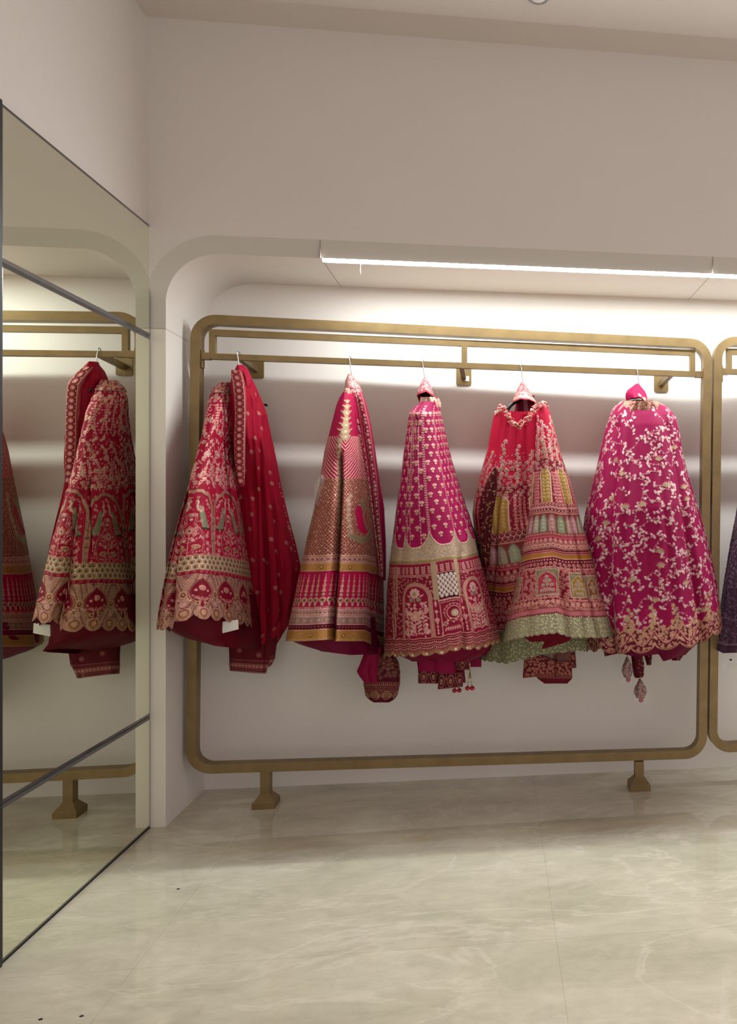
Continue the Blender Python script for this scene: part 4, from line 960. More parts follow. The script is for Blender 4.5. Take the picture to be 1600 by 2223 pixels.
c = Cloth([(1360, 850, 1070), (1400, 848, 1076), (1422, 862, 1062), (1436, 898, 1020)], 3.57, [(1360, .33), (1436, .22)], .18, nu=160, kv=.7, waves=(.01, 8, .9)); c.fill((150, 2, 62)); c.build('lining', M['silk'], root)

# ends of its folded veil and the silk balls
root = empty('folded_veil', (at(970, 1460, 3.6)[0], 3.6, 1.05), 'magenta veil with dark paisley borders, its folded ends hanging below the arch-panel skirt', 'veil')
def paisley_end(name, sil, Y, hem=None, nu=180, ground=(92, 8, 34), top=None, q0=None):
    c = Cloth(sil, Y, .014, .012, nu=nu, kv=1.2, sm=3, n=3.5, hem=hem, top=top); c.fill(ground)
    a, b = sil[0][0] if q0 is None else q0, sil[-1][0]; m_ = (a + b) / 2
    n = max(4, int(c.Lq(m_) / 19))
    for i in range(n):
        u = i / n; hh = (b - a) * .42
        c.ell(u, m_ + 1, 7.6, hh, 0, (170, 100, 88)); c.ell(u, m_ + 1.5, 5.4, hh * .72, 0, (100, 16, 36), .2, 0); c.ell(u, m_ + 2, 3.2, hh * .42, 0, (206, 140, 120)); c.disc(u, m_ + 3, 1.4, (90, 10, 30), 0, 0)
        c.line([c.off_(u + .5 / n, m_, 0, -hh), c.off_(u + .5 / n, m_, 0, hh)], 1.2, (170, 104, 90)); c.disc(u + .5 / n, m_ - hh * .3, 2.2, (190, 120, 104))
    for q in (b - 1.5, a + 1.5): c.band(q - .9, q + .9, (170, 100, 88), .8, .8)
    c.speckle(a, b, .03, .25, 1.0); return c.build(name, M['silk'], root)
c = Cloth([(1405, 902, 1010), (1430, 903, 996), (1442, 905, 995), (1466, 908, 990)], 3.56, .03, .03, nu=160, kv=1, sm=3, folds=[('v', [(1405, 940), (1452, 936)], 10, .015)], hem=[(902, 1456), (930, 1458), (990, 1464)]); c.fill((186, 2, 84)); c.build('plain_fold', M['silk'], root)
paisley_end('patterned_end', [(1428, 908, 992), (1452, 908, 988)], 3.60, hem=[(908, 1462), (990, 1444)], top=[(908, 1440), (992, 1424)])
paisley_end('patterned_end', [(1452, 909, 952), (1484, 908, 954)], 3.585)
paisley_end('patterned_end', [(1460, 953, 1006), (1497, 951, 1004)], 3.555, hem=[(950, 1497), (1006, 1491)])
paisley_end('patterned_end', [(1412, 990, 1020), (1454, 989, 1019)], 3.545)
c = Cloth([(1452, 990, 1008), (1482, 993, 1011)], 3.575, .02, .02, nu=60, kv=.8); c.fill((150, 2, 66)); c.build('plain_fold', M['silk'], root)
c = Cloth([(1400, 1014, 1046), (1448, 1016, 1045)], 3.60, .015, .015, nu=60, kv=.8, sm=3, n=4); c.fill((176, 2, 84)); c.build('plain_fold', M['silk'], root)
def ball_tassel(px, row0, rows_balls, Y, label, spread=9, group='silk ball tassels'):
    x, _, z0 = at(px, row0, Y); root = empty('ball_tassel', (x, Y, z0), label, 'tassel', group)
    z1 = at(px, rows_balls, Y)[2]; k_ = (Y * ct + x * st) / F; zm = z0 - (z0 - z1) * .45
    tube('cord', [(x, Y, z0), (x, Y, zm)], .0022, M['bead'], root, 6)
    for s_ in (-1, 1):
        xb = x + s_ * spread * .5 * k_ * 1.15
        tube('cord', [(x, Y, zm), (xb, Y, z1)], .0022, M['bead'], root, 6)
        bm = bmesh.new(); bmesh.ops.create_uvsphere(bm, u_segments=18, v_segments=12, radius=.0108)
        for v in bm.verts: v.co.z *= .92; v.co += __import__('mathutils').Vector((xb, Y, z1))
        from_bm('silk_ball', bm, M['redball'], root, smooth=True)
        for t in (.35, .7):
            bm = bmesh.new(); bmesh.ops.create_uvsphere(bm, u_segments=10, v_segments=8, radius=.0042)
            for v in bm.verts: v.co += __import__('mathutils').Vector((x + (xb - x) * t, Y, zm + (z1 - zm) * t))
            from_bm('bead', bm, M['bead'] if t < .5 else M['chrome'], root, smooth=True)
    for t in (.4, .7, .95):
        bm = bmesh.new(); bmesh.ops.create_uvsphere(bm, u_segments=10, v_segments=8, radius=.0045)
        for v in bm.verts: v.co += __import__('mathutils').Vector((x, Y, z0 + (zm - z0) * t))
        from_bm('bead', bm, M['bead'], root, smooth=True)
ball_tassel(1020, 1430, 1494, 3.52, 'beaded cord with two round red silk balls hanging free right of the folded veil')
ball_tassel(992, 1440, 1499, 3.59, 'pair of red silk balls half hidden behind the folded veil end')

# ================================================================ fourth outfit: many-coloured arches with a pale green hem
coat_hanger(1133, 795, radians(30), 'coat hanger under the wide pink cone, fourth on the rail', 'black', 66, 0.085)
root = empty('hanger_cover', (at(1138, 850, 3.58)[0], 3.58, 1.87), 'wide coral-pink embroidered cone over the fourth hanger', 'sleeve')
c = Cloth([(830, 1132, 1138), (838, 1127, 1143), (850, 1121, 1150), (862, 1116, 1158), (872, 1113, 1166)], 3.58, [(830, .01), (872, .075)], [(830, .01), (872, .05)], nu=220, kv=1.6, sm=5, hem=[(1113, 874), (1130, 866), (1150, 868), (1166, 876)])
c.fill((208, 66, 84)); scatter(c, 832, 864, 7, lambda u, q: c.flower(u, q, 4.0, (236, 156, 152), (206, 70, 84)))
for q in (856, 862, 868): c.band(q - 1, q + 1, (244, 186, 170), .7, 1)
c.pattern(863, 868, lambda X, Q: (((X + Q) / 3.6) % 1 < .5) * 1.0, (250, 206, 190), .8, 1); c.build('cone', M['silk'], root)
c = Cloth([(858, 1118, 1160), (875, 1120, 1160), (896, 1116, 1166)], 3.615, .02, .03, nu=100, kv=1, sm=5, waves=(.004, 6, 0)); c.fill((150, 8, 50)); c.c[:, (c.u > .46) & (c.u < .55)] = (216, 140, 150); c.build('inner_fold', M['silk'], root)
root = empty('wedding_skirt', (at(1150, 1000, 3.56)[0], 3.56, 1.8), 'multicoloured skirt with ochre and green arches and a pale green sequinned hem', 'skirt', SK)
V4 = dict(red=(224, 10, 66))
def motif_rows(c, d=0.0, pa=1184):
    """the tiers of embroidery shared by both layers of the skirt; d shifts the rows"""
    B = lambda q: q + d
    c.fill(V4['red']); c.speckle(0, 2000, 0, .08)
    c.band(B(1000), B(1345), (158, 26, 52), .2)
    # vertical flowering columns
    n = 15
    for i in range(n):
        u = i / n
        for q in np.arange(B(905) + (i % 3) * 12, B(1000), 8.5): c.flower(*c.off_(u, q, 3 * sin(q), 0), random.uniform(4.2, 6), random.choice(((242, 196, 190), (226, 170, 160), (206, 178, 150))), (176, 110, 96), 5, q)
    scatter(c, B(955), B(1030), 10.5, lambda u, q: c.flower(u, q, random.uniform(3.6, 5.2), random.choice(((236, 184, 178), (214, 150, 142), (196, 166, 140))), (150, 50, 66), 5, q), .45)
    scatter(c, B(935), B(1100), 9.5, lambda u, q: c.leaf(u, q, 5, 2.4, random.uniform(0, 6.28), (212, 140, 134)), .5)
    # tall ochre cusped arches
    n = 14; ua_ = c.U(pa, B(1060))[0]
    for i in range(n):
        u = ua_ + i / n; w_ = c.Lq(B(1060)) / n * .46
        if i % 2 == 0:
            for q in np.arange(B(1022), B(1096), 1.6):
                t = (q - B(1022)) / 74; hw = w_ * min(1, .25 + 1.9 * sqrt(max(t, 0.01))); c.line([c.off_(u, q, -hw, 0), c.off_(u, q, hw, 0)], 2.6, (188, 146, 72), .5, .3)
            for s_ in (-1, 1): c.line([c.off_(u, B(1022) + 74 * t, s_ * w_ * min(1, .25 + 1.9 * sqrt(t)), 0) for t in np.linspace(0.01, 1, 14)], 3, (240, 196, 186))
            for q in np.arange(B(1030), B(1094), 8): 
                for dx in (-w_ * .45, w_ * .45): c.flower(*c.off_(u, q, dx, 0), 4, (220, 184, 120), (160, 110, 50))
        else:
            for q in np.arange(B(1030), B(1096), 7):
                for dx in (-w_*.5, 0, w_*.5): c.flower(*c.off_(u, q, dx, 0), 3.6, (236, 160, 150), (196, 30, 70))
    # scalloped fringe
    c.band(B(1098), B(1118), (120, 12, 36), .1)
    for k_, q in enumerate((B(1103), B(1111))):
        n = 56
        for i in range(n): u = (i + .5 * k_) / n; c.ring(u, q, 6, 1.3, (244, 190, 176)); c.ell(u, q - 1, 2.4, 2, 0, (196, 84, 90))
    c.band(B(1118), B(1122), (214, 140, 128), .8, .8)
    # arcade of pale windows
    cols = [(158, 164, 130), (190, 156, 136), (216, 156, 162), (184, 172, 150), (176, 182, 154), (200, 150, 142)]
    c.band(B(1122), B(1164), (150, 60, 64), .3)
    n = 24
    for i in range(n):
        u = (i + .5) / n; w_ = c.Lq(B(1145)) / n * .43; col = cols[i % 6]
        for q in np.arange(B(1124), B(1163), 1.5):
            t = (q - B(1124)) / 39; hw = w_ * min(1, 1.6 * t ** .55 + .08); c.line([c.off_(u, q, -hw, 0), c.off_(u, q, hw, 0)], 2.5, col, .6, .4)
        for q in (B(1138), B(1146), B(1154)): c.flower(u, q, 3.6, tuple(min(255, v * 1.18) for v in col), tuple(v * .7 for v in col))
        for s_ in (-1, 1): c.line([c.off_(u, B(1124) + 39 * t, s_ * w_ * min(1, 1.6 * t ** .55 + .08), 0) for t in np.linspace(0, 1, 10)], 1.0, (96, 40, 40), .2)
    c.pattern(B(1164), B(1170), lambda X, Q: ((X / 3.6) % 1 < .55) * 1.0, (226, 150, 136), .8, .8); c.band(B(1171), B(1176), (224, 96, 112), .3)
    # roundels
    c.band(B(1177), B(1204), (128, 10, 36), .1)
    for i in range(48): c.flower((i + .5) / 48, B(1182), 5, (222, 140, 134), (240, 190, 170), 8); c.flower(i / 48, B(1193), 5.8, (230, 160, 148), (150, 40, 50), 8); c.ring(i / 48, B(1193), 8.0, 1.1, (240, 186, 170))
    for q in (1205, 1209): c.band(B(q) - .8, B(q) + .8, (226, 156, 140), .8, .8)
    c.band(B(1210), B(1219), (190, 124, 48), .25, .2); c.band(B(1219), B(1221), (236, 180, 150), .8, 1)
    c.band(B(1221), B(1240), (134, 20, 46), .2); c.row_of(B(1226), 90, lambda u, q: c.disc(u, q, 1.7, (240, 180, 166))); c.row_of(B(1234), 60, lambda u, q: c.flower(u, q, 4.2, (228, 160, 146), (140, 30, 50)))
    # framed niches
    scatter(c, B(1242), B(1328), 8.5, lambda u, q: c.flower(u, q, 4.4, (228, 152, 142), (140, 20, 46), 5, q), .4)
c = Cloth([(893, 1078, 1184), (900, 1072, 1194), (930, 1066, 1203), (970, 1059, 1213), (1020, 1045, 1226), (1080, 1030, 1244), (1110, 1026, 1252), (1150, 1031, 1262), (1200, 1040, 1277), (1250, 1046, 1292), (1310, 1048, 1308), (1360, 1046, 1322), (1420, 1040, 1334)],
          3.62, [(893, .14), (1100, .20), (1420, .22)], [(893, .10), (1100, .18), (1420, .19)], nu=640, kv=.95,
          folds=[('v', [(900, 1106), (1100, 1078), (1300, 1060)], 7, .02), ('v', [(900, 1140), (1100, 1140)], 8, .03), ('v', [(920, 1122), (1060, 1118)], 4, .012), ('v', [(900, 1092), (1060, 1062)], 5, .015)],
          hem=[(1040, 1432), (1100, 1440), (1180, 1420), (1334, 1404)], scal=('round', 40, 4), waves=(.005, 10, .3))
motif_rows(c, 52, 1083)
c.band(1352, 1440, (150, 148, 112), .35, .3); scatter(c, 1354, 1430, 7, lambda u, q: c.disc(u, q, 1.6, (206, 204, 160), .9), .5)
c.build('', M['silk'], root, splits=[('back_layer', 800, 1352), ('back_hem_frill', 1352, 1500)])
# front layer: the wide fold that hangs forward on the right
c = Cloth([(884, 1162, 1188), (900, 1160, 1196), (950, 1158, 1207), (1000, 1156, 1221), (1050, 1150, 1238), (1100, 1146, 1252), (1150, 1138, 1265), (1200, 1130, 1280), (1250, 1120, 1295), (1300, 1110, 1309), (1350, 1100, 1325), (1392, 1091, 1337)],
          [(884, 3.54), (1392, 3.42)], [(884, .06), (1100, .16), (1392, .27)], [(884, .05), (1100, .12), (1392, .22)], nu=760, kv=1.05,
          folds=[('v', [(950, 1196), (1200, 1256), (1392, 1303)], 5, .030), ('v', [(1250, 1212), (1392, 1232)], 9, .020), ('b', [(1200, 1180), (1392, 1170)], 26, .012), ('v', [(1330, 1262), (1392, 1270)], 5, .012), ('v', [(1330, 1150), (1392, 1142)], 7, .01)],
          hem=[(1091, 1396), (1120, 1386), (1170, 1378), (1210, 1374), (1240, 1384), (1300, 1384), (1337, 1382)], scal=('round', 52, 3.5), waves=(.004, 9, .9), sm=9)
motif_rows(c, 0)
R_ = lambda u, x, q: c.off_(u, q, x, 0)
for px, q0, q1, hw, col in ((1188, 1246, 1304, 26, (206, 66, 92)), (1256, 1250, 1304, 19, (186, 146, 60)), (1124, 1256, 1306, 17, (160, 96, 56))):
    u, _ = c.U(px, 1275)
    for base in (0, .33, .62):
        uu = u + base
        for q in np.arange(q0, q1, 1.6): c.line([R_(uu, -hw, q), R_(uu, hw, q)], 2.6, (164, 150, 118), .6, .3)
        for q in np.arange(q0 + 6, q1 - 4, 1.6):
            t = (q - q0 - 6) / (q1 - q0 - 10); w_ = (hw - 5) * min(1, 2.2 * t ** .7 + .04); c.line([R_(uu, -w_, q), R_(uu, w_, q)], 2.6, col, .2, .1)
        for s_ in (-1, 1): c.line([R_(uu, s_ * (hw - 5) * min(1, 2.2 * t ** .7 + .04), q0 + 6 + t * (q1 - q0 - 10)) for t in np.linspace(0, 1, 14)], 1.6, (236, 190, 160)); c.line([R_(uu, s_*hw, q0), R_(uu, s_*hw, q1)], 1.8, (240, 190, 180))
        for q in (q0, q1): c.line([R_(uu, -hw, q), R_(uu, hw, q)], 1.8, (240, 190, 180))
        c.line([R_(uu, 0, q1 - 6), R_(uu, 0, q0 + 16)], 1.4, (196, 176, 150))
        for q, x in ((q0+18, 0), (q0+26, 5), (q0+26, -5), (q0+34, 0), (q0+36, 9), (q0+36, -9), (q0+46, 5), (q0+46, -5), (q0+48, 12), (q0+48, -12)):
            if abs(x) < hw - 8: c.flower(*R_(uu, x, q), 4.4, (206, 176, 156), (150, 120, 90), 6, q)
for q in (1242, 1310): c.band(q - 1, q + 1, (236, 170, 156), .8, .8)
c.row_of(1320, 62, lambda u, q: c.flower(u, q, 5, (236, 170, 156), (226, 190, 150), 6)); 
c.pattern(1328, 1333, lambda X, Q: ((X / 3.0) % 1 < .5) * 1.0, (226, 160, 146), .8, .8)
c.band(1334, 1344, (232, 130, 140), .25, .2); c.band(1344, 1347, (110, 30, 46), .1); c.row_of(1345.5, 150, lambda u, q: c.disc(u, q, 1.0, (230, 180, 150)))
c.band(1347.5, 1440, (184, 176, 142), .4, .25); c.speckle(1348, 1440, .02, .12, .9)
scatter(c, 1350, 1382, 7.5, lambda u, q: c.disc(u, q, 1.7, (226, 224, 184), .9, 1.2), .5)
scatter(c, 1352, 1380, 9, lambda u, q: c.leaf(u, q, 5, 2, random.uniform(0, 6.28), (196, 194, 150), .8), .5)
c.row_of(1384, 52, lambda u, q: (c.ring(u, q, 6, 1.2, (206, 202, 160)), c.disc(u, q + 2, 1.8, (224, 220, 180))), .2)
c.build('', M['silk'], root, splits=[('front_layer', 800, 1347), ('front_hem_frill', 1347, 1500)])
# gathered waist edge, a thick rope of petals
pts = [at(px, q, Y) for px, q, Y in ((1078, 897, 3.56), (1086, 884, 3.50), (1096, 890, 3.44), (1106, 907, 3.42), (1116, 922, 3.41), (1126, 924, 3.40), (1138, 916, 3.40), (1150, 902, 3.41), (1160, 888, 3.43), (1170, 879, 3.46), (1180, 877, 3.50), (1187, 884, 3.55))]
bm = bmesh.new(); from mathutils import Vector, Matrix
for i in range(len(pts) - 1):
    for t in np.linspace(0, 1, 5)[:-1]:
        p = Vector(pts[i]).lerp(Vector(pts[i+1]), float(t))
        for k_ in range(6):
            r = random.uniform(.004, .0075)
            vs = bmesh.ops.create_icosphere(bm, subdivisions=2, radius=r)['verts']; rot_ = Matrix.Rotation(random.uniform(0, 6.28), 3, Vector((random.random(), random.random(), random.random())).normalized()); d = Vector((random.uniform(-.008, .008), random.uniform(-.010, .010), random.uniform(-.013, .013)))
            for v in vs: v.co = rot_ @ Vector((v.co.x * 1.15, v.co.y * .45, v.co.z * (.8 + .3 * sin(v.co.x * 500)))) + p + d
me = bpy.data.meshes.new('waistband'); bm.to_mesh(me); bm.free()
ca = me.color_attributes.new('dye', 'FLOAT_COLOR', 'POINT'); nn = len(me.vertices)
cols = np.empty((nn, 4), np.float32); pick = (np.arange(nn) // 42) % 5; pal = np.array([srgb(x) for x in ((222, 156, 148), (206, 122, 122), (186, 146, 116), (226, 176, 164), (196, 70, 88))]); cols[:, :3] = pal[pick]; cols[:, 3] = .6
ca.data.foreach_set('color', cols.ravel()); link('waistband', me, M['silk'], root, smooth=True)
c = Cloth([(1340, 1100, 1322), (1385, 1102, 1318), (1398, 1108, 1250), (1406, 1130, 1200)], 3.52, [(1340, .20), (1406, .10)], .17, nu=160, kv=.8, waves=(.01, 8, .9), hem=[(1100, 1400), (1150, 1412), (1184, 1414), (1190, 1396), (1320, 1386)]); c.fill((140, 2, 38)); c.build('lining', M['silk'], root)
# gathered brown-gold edge showing at its far left
c = Cloth([(1016, 1072, 1077), (1034, 1062, 1080), (1070, 1046, 1078), (1110, 1040, 1072), (1160, 1044, 1066), (1230, 1048, 1062)], 3.46, .02, .02, nu=120, kv=1, waves=(.006, 5, .2)); c.fill((96, 8, 28))
scatter(c, 1030, 1228, 11, lambda u, q: (c.leaf(u, q, random.uniform(5, 10), 4, random.uniform(0, 6.28), (138, 96, 62)), c.disc(u, q, 1.0, (250, 236, 214), 1, 1.4)), .6); c.build('bunched_edge', M['silk'], root)
root = empty('folded_veil', (at(1190, 1450, 3.6)[0], 3.6, 1.05), 'dark red veil with floral border hanging folded beneath the pale green hem', 'veil')
def floral_end(name, sil, Y, hem=None, top=None, q0=0, ground=(104, 8, 34)):
    c = Cloth(sil, Y, .016, .014, nu=240, kv=1.2, sm=3, n=3.5, hem=hem, top=top); c.fill(ground); a, b = max(q0, sil[0][0]), sil[-1][0]
    scatter(c, a + 6, b - 8, 7, lambda u, q: c.flower(u, q, 3.8, (176, 104, 88), (210, 140, 110), 5, q), .45)
    for q in (a + 1.5, b - 4.5, b - 1.2): c.band(q - .9, q + .9, (176, 104, 90), .8, .8)
    c.pattern(b - 8.5, b - 6, lambda X, Q: ((X / 4) % 1 < .5) * 1.0, (186, 110, 94), .8, .8); c.speckle(a, b, .03, .2, 1.0); return c.build(name, M['silk'], root)
floral_end('patterned_end', [(1420, 1141, 1172), (1436, 1138, 1206), (1450, 1137, 1205), (1472, 1135, 1204)], 3.56, hem=[(1134, 1472), (1205, 1466)])
floral_end('patterned_end', [(1410, 1200, 1248), (1453, 1202, 1251)], 3.62, hem=[(1200, 1454), (1251, 1450)])
floral_end('patterned_end', [(1436, 1202, 1240), (1470, 1206, 1242)], 3.575)
c = Cloth([(1462, 1160, 1242), (1474, 1168, 1242), (1484, 1182, 1232)], 3.60, .02, .02, nu=120, kv=1.2, sm=3); c.fill((132, 10, 42)); c.band(1462, 1473, (150, 80, 74), .7, .6); c.build('rolled_edge', M['silk'], root)
c = Cloth([(1392, 1180, 1246), (1420, 1176, 1240), (1438, 1174, 1236)], 3.585, .025, .02, nu=120, kv=.8, waves=(.004, 5, .2), folds=[('v', [(1392, 1204), (1438, 1204)], 4, .02)]); c.fill((190, 130, 120)); c.build('tulle', M['tulle'], root)

# ================================================================ fifth outfit: magenta with silvery vines
coat_hanger(1384, 803, radians(18), 'wooden coat hanger of the widest magenta skirt, last on the long rail', 'wood', 60)
root = empty('hanger_cover', (at(1384, 855, 3.59)[0], 3.59, 1.85), 'bright magenta silk bundle tied over the wooden hanger', 'sleeve')
c = Cloth([(833, 1381, 1387), (840, 1372, 1393), (848, 1362, 1400), (856, 1358, 1404), (864, 1358, 1406), (874, 1360, 1408)], 3.59, [(833, .01), (874, .06)], [(833, .01), (874, .045)], nu=160, kv=1.4, sm=5, hem=[(1357, 876), (1370, 864), (1390, 862), (1408, 878)], waves=(.005, 5, .8), folds=[('v', [(846, 1384), (874, 1386)], 4, .01)])
c.fill((214, 2, 92)); scatter(c, 866, 876, 6, lambda u, q: c.flower(u, q, 3.4, (236, 180, 160), GOLD), u0=.5, u1=.7); c.build('wrap', M['silk'], root)
root = empty('wedding_skirt', (at(1410, 1000, 3.56)[0], 3.56, 1.8), 'wide magenta skirt scattered with silvery vines and a scalloped border, beside the brass upright', 'skirt', SK)
c = Cloth([(872, 1348, 1428), (882, 1334, 1446), (896, 1326, 1460), (912, 1320, 1469), (940, 1312, 1474), (1000, 1298, 1484), (1060, 1284, 1499), (1110, 1270, 1514), (1160, 1264, 1527), (1220, 1262, 1542), (1280, 1262, 1554), (1340, 1262, 1563), (1400, 1262, 1568)],
          3.56, [(872, .10), (920, .16), (1100, .30), (1400, .44)], [(872, .09), (1100, .19), (1400, .22)], nu=860, kv=1.0,
          folds=[('v', [(900, 1336), (1100, 1318), (1240, 1316), (1400, 1322)], 12, .035), ('v', [(900, 1448), (1100, 1486), (1390, 1532)], 7, .035), ('v', [(900, 1372), (1300, 1350)], 9, .010), ('v', [(900, 1400), (1300, 1410)], 12, .009), ('v', [(950, 1425), (1350, 1470)], 9, .012), ('b', [(1000, 1390), (1400, 1400)], 26, .012)],
          hem=[(1262, 1408), (1320, 1412), (1372, 1416), (1440, 1406), (1500, 1400), (1540, 1384), (1568, 1366)], scal=('round', 21, 15), waves=(.006, 10, .5))
c.fill((186, 0, 90)); c.speckle(0, 2000, 0, .05)
LV = (240, 206, 198)
def trefoil(u, q, a, r):
    for k_ in range(3): c.leaf(u, q, r, r * .62, a + (k_ - 1) * .85, (246, 214, 204), .75)
def vine(u, q, ang, l):
    """a fine curved stem with small leaves, short side stems and three-petalled buds"""
    pts = [(u, q)]; x = y = 0; a = ang; b_ = random.choice((-1, 1)) * random.uniform(.02, .06)
    for i in range(int(l / 4)):
        x += cos(a) * 4; y += sin(a) * 4; a += b_; pts.append(c.off_(u, q, x, y))
        s_ = 1 if i % 2 else -1
        if i % 2 == 0: c.leaf(*pts[-1], 4.6, 2.2, a + s_ * .9, LV, .75)
        if i % 3 == 1:
            e = c.off_(*pts[-1], 7 * cos(a - s_ * .8), 7 * sin(a - s_ * .8)); c.line([pts[-1], e], .8, (214, 160, 150)); trefoil(*e, a - s_ * .8, random.uniform(3.6, 5.2))
    c.line(pts, .9, (218, 166, 154)); trefoil(*pts[-1], a, 5.6)
def cluster(u, q):
    a0 = random.uniform(0, 6.28)
    for k_ in range(2): vine(u, q, a0 + k_ * random.uniform(1.8, 3.4), random.uniform(16, 30))
    if random.random() < .5: c.flower(u, q, 4.4, (238, 202, 188), (206, 170, 140), 5, q)
scatter(c, 896, 1345, 33, cluster, .48)
scatter(c, 990, 1330, 74, lambda u, q: [c.leaf(u, q, 11, 3.0, -pi/2 + (k_ - 2.5) * .5, (196, 168, 130), .9) for k_ in range(6)] + [c.disc(u, q, 2.4, (206, 182, 146))], .4)
# scalloped floral border
nb = 21
ph = np.abs(np.sin(pi * nb * c.u + .4)); base = 1346 - 0 + 26 * (ph ** .8 - .5)
j = np.where(c.q > 1310)[0]; ix = np.ix_(j, np.arange(c.nu)); g = np.clip(c.q[j][:, None] - base[None, :] + .5, 0, 1); c._put(ix, g, (120, 26, 48), .3, .1)
for q0 in np.arange(1326, 1406, 7.2):
    n = int(c.Lq(q0) / 6.6)
    for i in range(n):
        u = (i + random.uniform(-.3, .3)) / n % 1.0; q = q0 + 26 * (abs(sin(pi * nb * u + .4)) ** .8 - .5) + random.uniform(-1.5, 1.5)
        if q0 > 1345: c.leaf(u, q, 5.4, 3.0, random.uniform(0, 6.28), (226, 164, 138), .85)
        if q0 > 1350 and i % 2: c.flower(u, q, 3.8, (232, 178, 150), (176, 110, 84), 5, i)
        elif i % 3 == 0 and q0 < 1350: c.flower(u, q + 16, 4.6, (222, 168, 138), (190, 150, 110), 5, i)
for o, w_, cc in ((0, 3, (214, 160, 130)), (26, 3.0, (226, 150, 140)), (30, 1.6, (110, 8, 40))):
    c.line([(u, 1347 + o + 24 * (abs(sin(pi * nb * u + .4)) ** .8 - .5)) for u in np.linspace(0, 1, 400)], w_, cc)
c.band(1396, 1420, (206, 150, 122), .9, 1.0); c.pattern(1396, 1420, lambda X, Q: ((X / 2.4) % 1 < .35) * 1.0, (140, 80, 70), .7, -1)
for k_ in range(nb):
    u = (k_ - .4 / pi) / nb
    for q in (1312, 1320, 1328, 1336, 1346, 1356): c.flower(*c.off_(u % 1, q, 4 * sin(q * 2), 0), 5.4, (206, 170, 128), (230, 190, 160), 5, q)
c.speckle(1310, 1420, .03, .2, 1.0)
c.build('', M['silk'], root, splits=[('skirt_body', 800, 1318), ('hem_border', 1318, 1500)])
c = Cloth([(870, 1350, 1424), (876, 1343, 1432), (884, 1335, 1440), (892, 1330, 1444)], 3.56, .12, .10, nu=260, kv=1.4, sm=5, waves=(.006, 12, 1), hem=[(1330, 892), (1360, 900), (1400, 900), (1444, 884)]); c.fill((176, 70, 84))
scatter(c, 868, 892, 6, lambda u, q: c.flower(u, q, 4, (226, 176, 146), (120, 40, 50))); c.build('waistband', M['silk'], root)
c = Cloth([(1340, 1290, 1536), (1390, 1300, 1528), (1420, 1310, 1500), (1434, 1312, 1488)], 3.56, [(1340, .36), (1434, .24)], .18, nu=240, kv=.8, sm=5, waves=(.014, 7, .9), hem=[(1300, 1428), (1345, 1418), (1380, 1426), (1430, 1420), (1440, 1436), (1500, 1418)]); c.fill((136, 2, 62)); c.build('lining', M['silk'], root)
root = empty('sleeveless_blouse', (at(1385, 1440, 3.6)[0], 3.6, 1.05), 'dark red blouse sleeves hanging below the wide magenta skirt', 'blouse')
for sil, Y in (([(1410, 1368, 1392), (1440, 1372, 1398), (1466, 1375, 1398), (1472, 1379, 1394)], 3.57), ([(1405, 1392, 1416), (1430, 1400, 1415), (1444, 1404, 1413)], 3.62), ([(1395, 1456, 1490), (1418, 1462, 1486), (1434, 1458, 1476)], 3.60)):
    c = Cloth(sil, Y, .025, .02, nu=110, kv=1.2, sm=5); c.fill((112, 4, 38)); scatter(c, sil[0][0], sil[-1][0], 8, lambda u, q: c.leaf(u, q, 5, 2, random.uniform(0, 6.28), (190, 130, 100)), .5, u0=.5, u1=.8); c.build('sleeve', M['silk'], root)
def bag_tassel(px, r0, r1, half, Y, label):
    x, _, z0 = at(px, r0, Y); root = empty('wrapped_tassel', (x, Y, z0), label, 'tassel'); z1 = at(px, r1, Y)[2]; m_ = (r0 + r1) / 2
    tube('cord', [(x, Y, z0 + .02), (x, Y, z0 - .004)], .002, M['bead'], root, 6)
    c = Cloth([(r0, px - 2, px + 2), (r0 + (r1 - r0) * .35, px - half * .8, px + half * .8), (r0 + (r1 - r0) * .55, px - half * .9, px + half * .9), (r0 + (r1 - r0) * .8, px - half * .5, px + half * .5)], Y, half * .0016, half * .0016, nu=110, kv=1.3, sm=5); c.fill((96, 8, 30))
    scatter(c, r0 + 2, r0 + (r1 - r0) * .8, 6, lambda u, q: c.flower(u, q, 3.4, (190, 130, 112), (226, 176, 150)), .4); c.build('embroidered_cone', M['silk'], root)
    bm = bmesh.new(); bmesh.ops.create_uvsphere(bm, u_segments=16, v_segments=10, radius=.0115)
    for v in bm.verts: v.co += Vector((x + .003, Y - .004, z1 + .014))
    from_bm('silk_ball', bm, M['redball'], root, smooth=True)
    c = Cloth([(r0 + 2, px - 4, px + 4), (m_, px - half * 1.15, px + half * 1.15), (r1 - 8, px - half * 1.25, px + half * 1.2), (r1, px - half, px + half)], Y, half * .0021, half * .0021, nu=90, kv=.8, sm=7, waves=(.003, 7, .5)); c.fill((230, 230, 230)); c.build('plastic_wrap', M['bag'], root)
bag_tassel(1362, 1428, 1482, 13, 3.56, 'small embroidered tassel in clear plastic, the upper left one under the wide magenta skirt')
bag_tassel(1390, 1476, 1526, 15, 3.54, 'embroidered tassel in clear plastic, the lowest one under the wide magenta skirt')
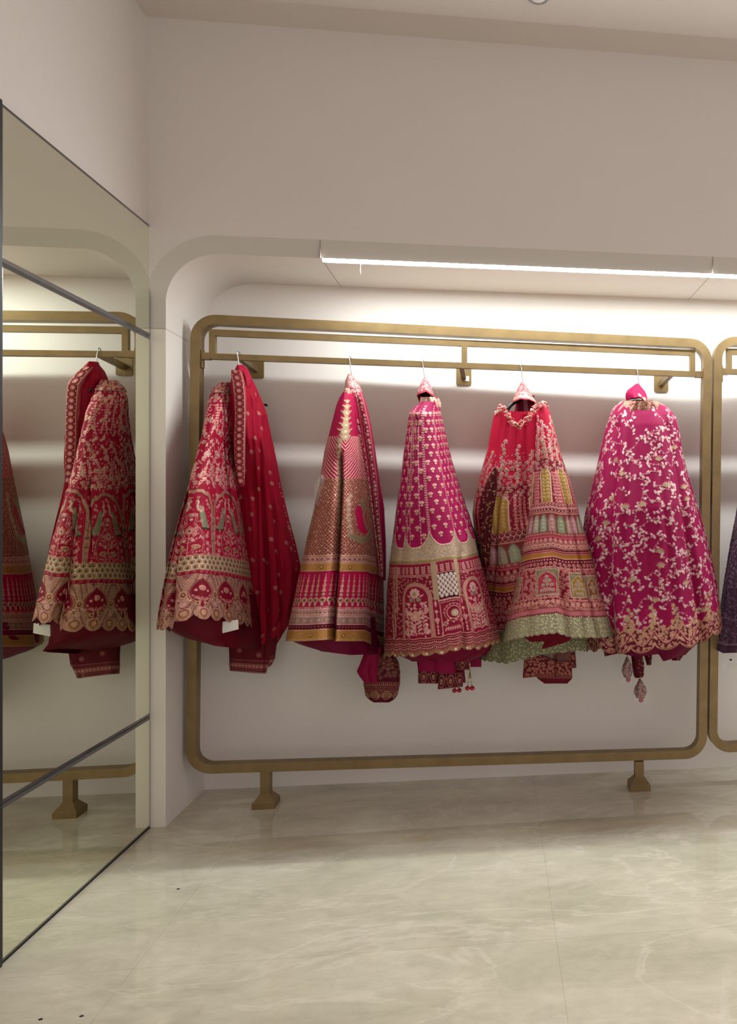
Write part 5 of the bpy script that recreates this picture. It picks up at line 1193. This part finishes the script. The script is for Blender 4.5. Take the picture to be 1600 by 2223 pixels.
# ================================================================ purple outfit on the second rack
coat_hanger(1655, 803, radians(70), 'coat hanger on the second rack above the purple skirt', 'black', 42)
root = empty('wedding_skirt', (at(1650, 1000, 3.58)[0], 3.58, 1.8), 'dusty purple sequinned skirt cut off by the right edge of the picture', 'skirt')
c = Cloth([(870, 1636, 1672), (950, 1622, 1690), (1050, 1608, 1706), (1110, 1599, 1714), (1180, 1586, 1722), (1260, 1573, 1732), (1330, 1563, 1742), (1412, 1548, 1752)],
          3.58, [(870, .12), (1100, .26), (1412, .40)], [(870, .10), (1100, .18), (1412, .22)], nu=520, kv=.9, folds=[('v', [(1150, 1596), (1412, 1572)], 8, .03)], hem=[(1548, 1408), (1570, 1418), (1640, 1416)], waves=(.006, 8, .2))
c.fill((122, 82, 112)); c.speckle(0, 2000, .02, .12, .9)
scatter(c, 880, 1400, 15, lambda u, q: sprig(c, u, q, random.uniform(0, 6.28), 12, (176, 136, 160), bend=.1, ls=4), .5)
scatter(c, 880, 1400, 10, lambda u, q: c.disc(u, q, 1.3, (220, 200, 212), 1), .5)
c.band(1340, 1343, (190, 150, 170), .8, .8); c.band(1392, 1396, (196, 160, 176), .8, .8); c.build('', M['silk'], root, splits=[('skirt_body', 800, 1341), ('hem_border', 1341, 1500)])
root = empty('button_packet', (at(1588, 1440, 3.56)[0], 3.56, 1.05), 'clear packet with a paper slip hanging below the purple skirt', 'packet')
p = [at(a, b, 3.56) for a, b in ((1571, 1421), (1604, 1423), (1602, 1461), (1569, 1456))]
quad_bar('packet', [(v[0], v[2]) for v in p], 3.56, 3.563, M['bag'], root, 0)
p = [at(a, b, 3.558) for a, b in ((1580, 1442), (1600, 1440), (1600, 1456), (1582, 1458))]
quad_bar('paper_slip', [(v[0], v[2]) for v in p], 3.5565, 3.558, M['tagpaper'], root, 0)
bx = at(1586, 1432, 3.556)
lathe('button', [(0.0, bx[2] - .003), (.006, bx[2] - .003), (.006, bx[2] + .003), (0, bx[2] + .003)], bx[0], 3.552, M['dark'], root, 12)

# ---------------------------------------------------------------- small dark spots on the floor
for px, q, lb in ((88, 2213, 'small dark spot on the marble floor, nearest the lower left corner'), (177, 2206, 'small dark spot on the floor, right of the one in the corner'), (387, 1930, 'tiny dark speck on the floor in front of the white pillar')):
    z_ = F * H / (q - HY); a_ = (px - CX) / F; X_, Y_ = z_ * (st + a_ * ct), z_ * (ct - a_ * st)
    bm = bmesh.new(); ring_ = []
    for zz_, r in ((0.0, .0055), (.001, .0045)): ring_.append([bm.verts.new((X_ + r * (1 + .2 * sin(3 * k_)) * cos(k_ * pi / 7), Y_ + r * .8 * sin(k_ * pi / 7), zz_)) for k_ in range(14)])
    for k_ in range(14): bm.faces.new((ring_[0][k_], ring_[0][(k_+1) % 14], ring_[1][(k_+1) % 14], ring_[1][k_]))
    bm.faces.new(ring_[1]); bm.faces.new(ring_[0][::-1])
    tag(from_bm('floor_spot', bm, M['dark']), lb, 'spot')
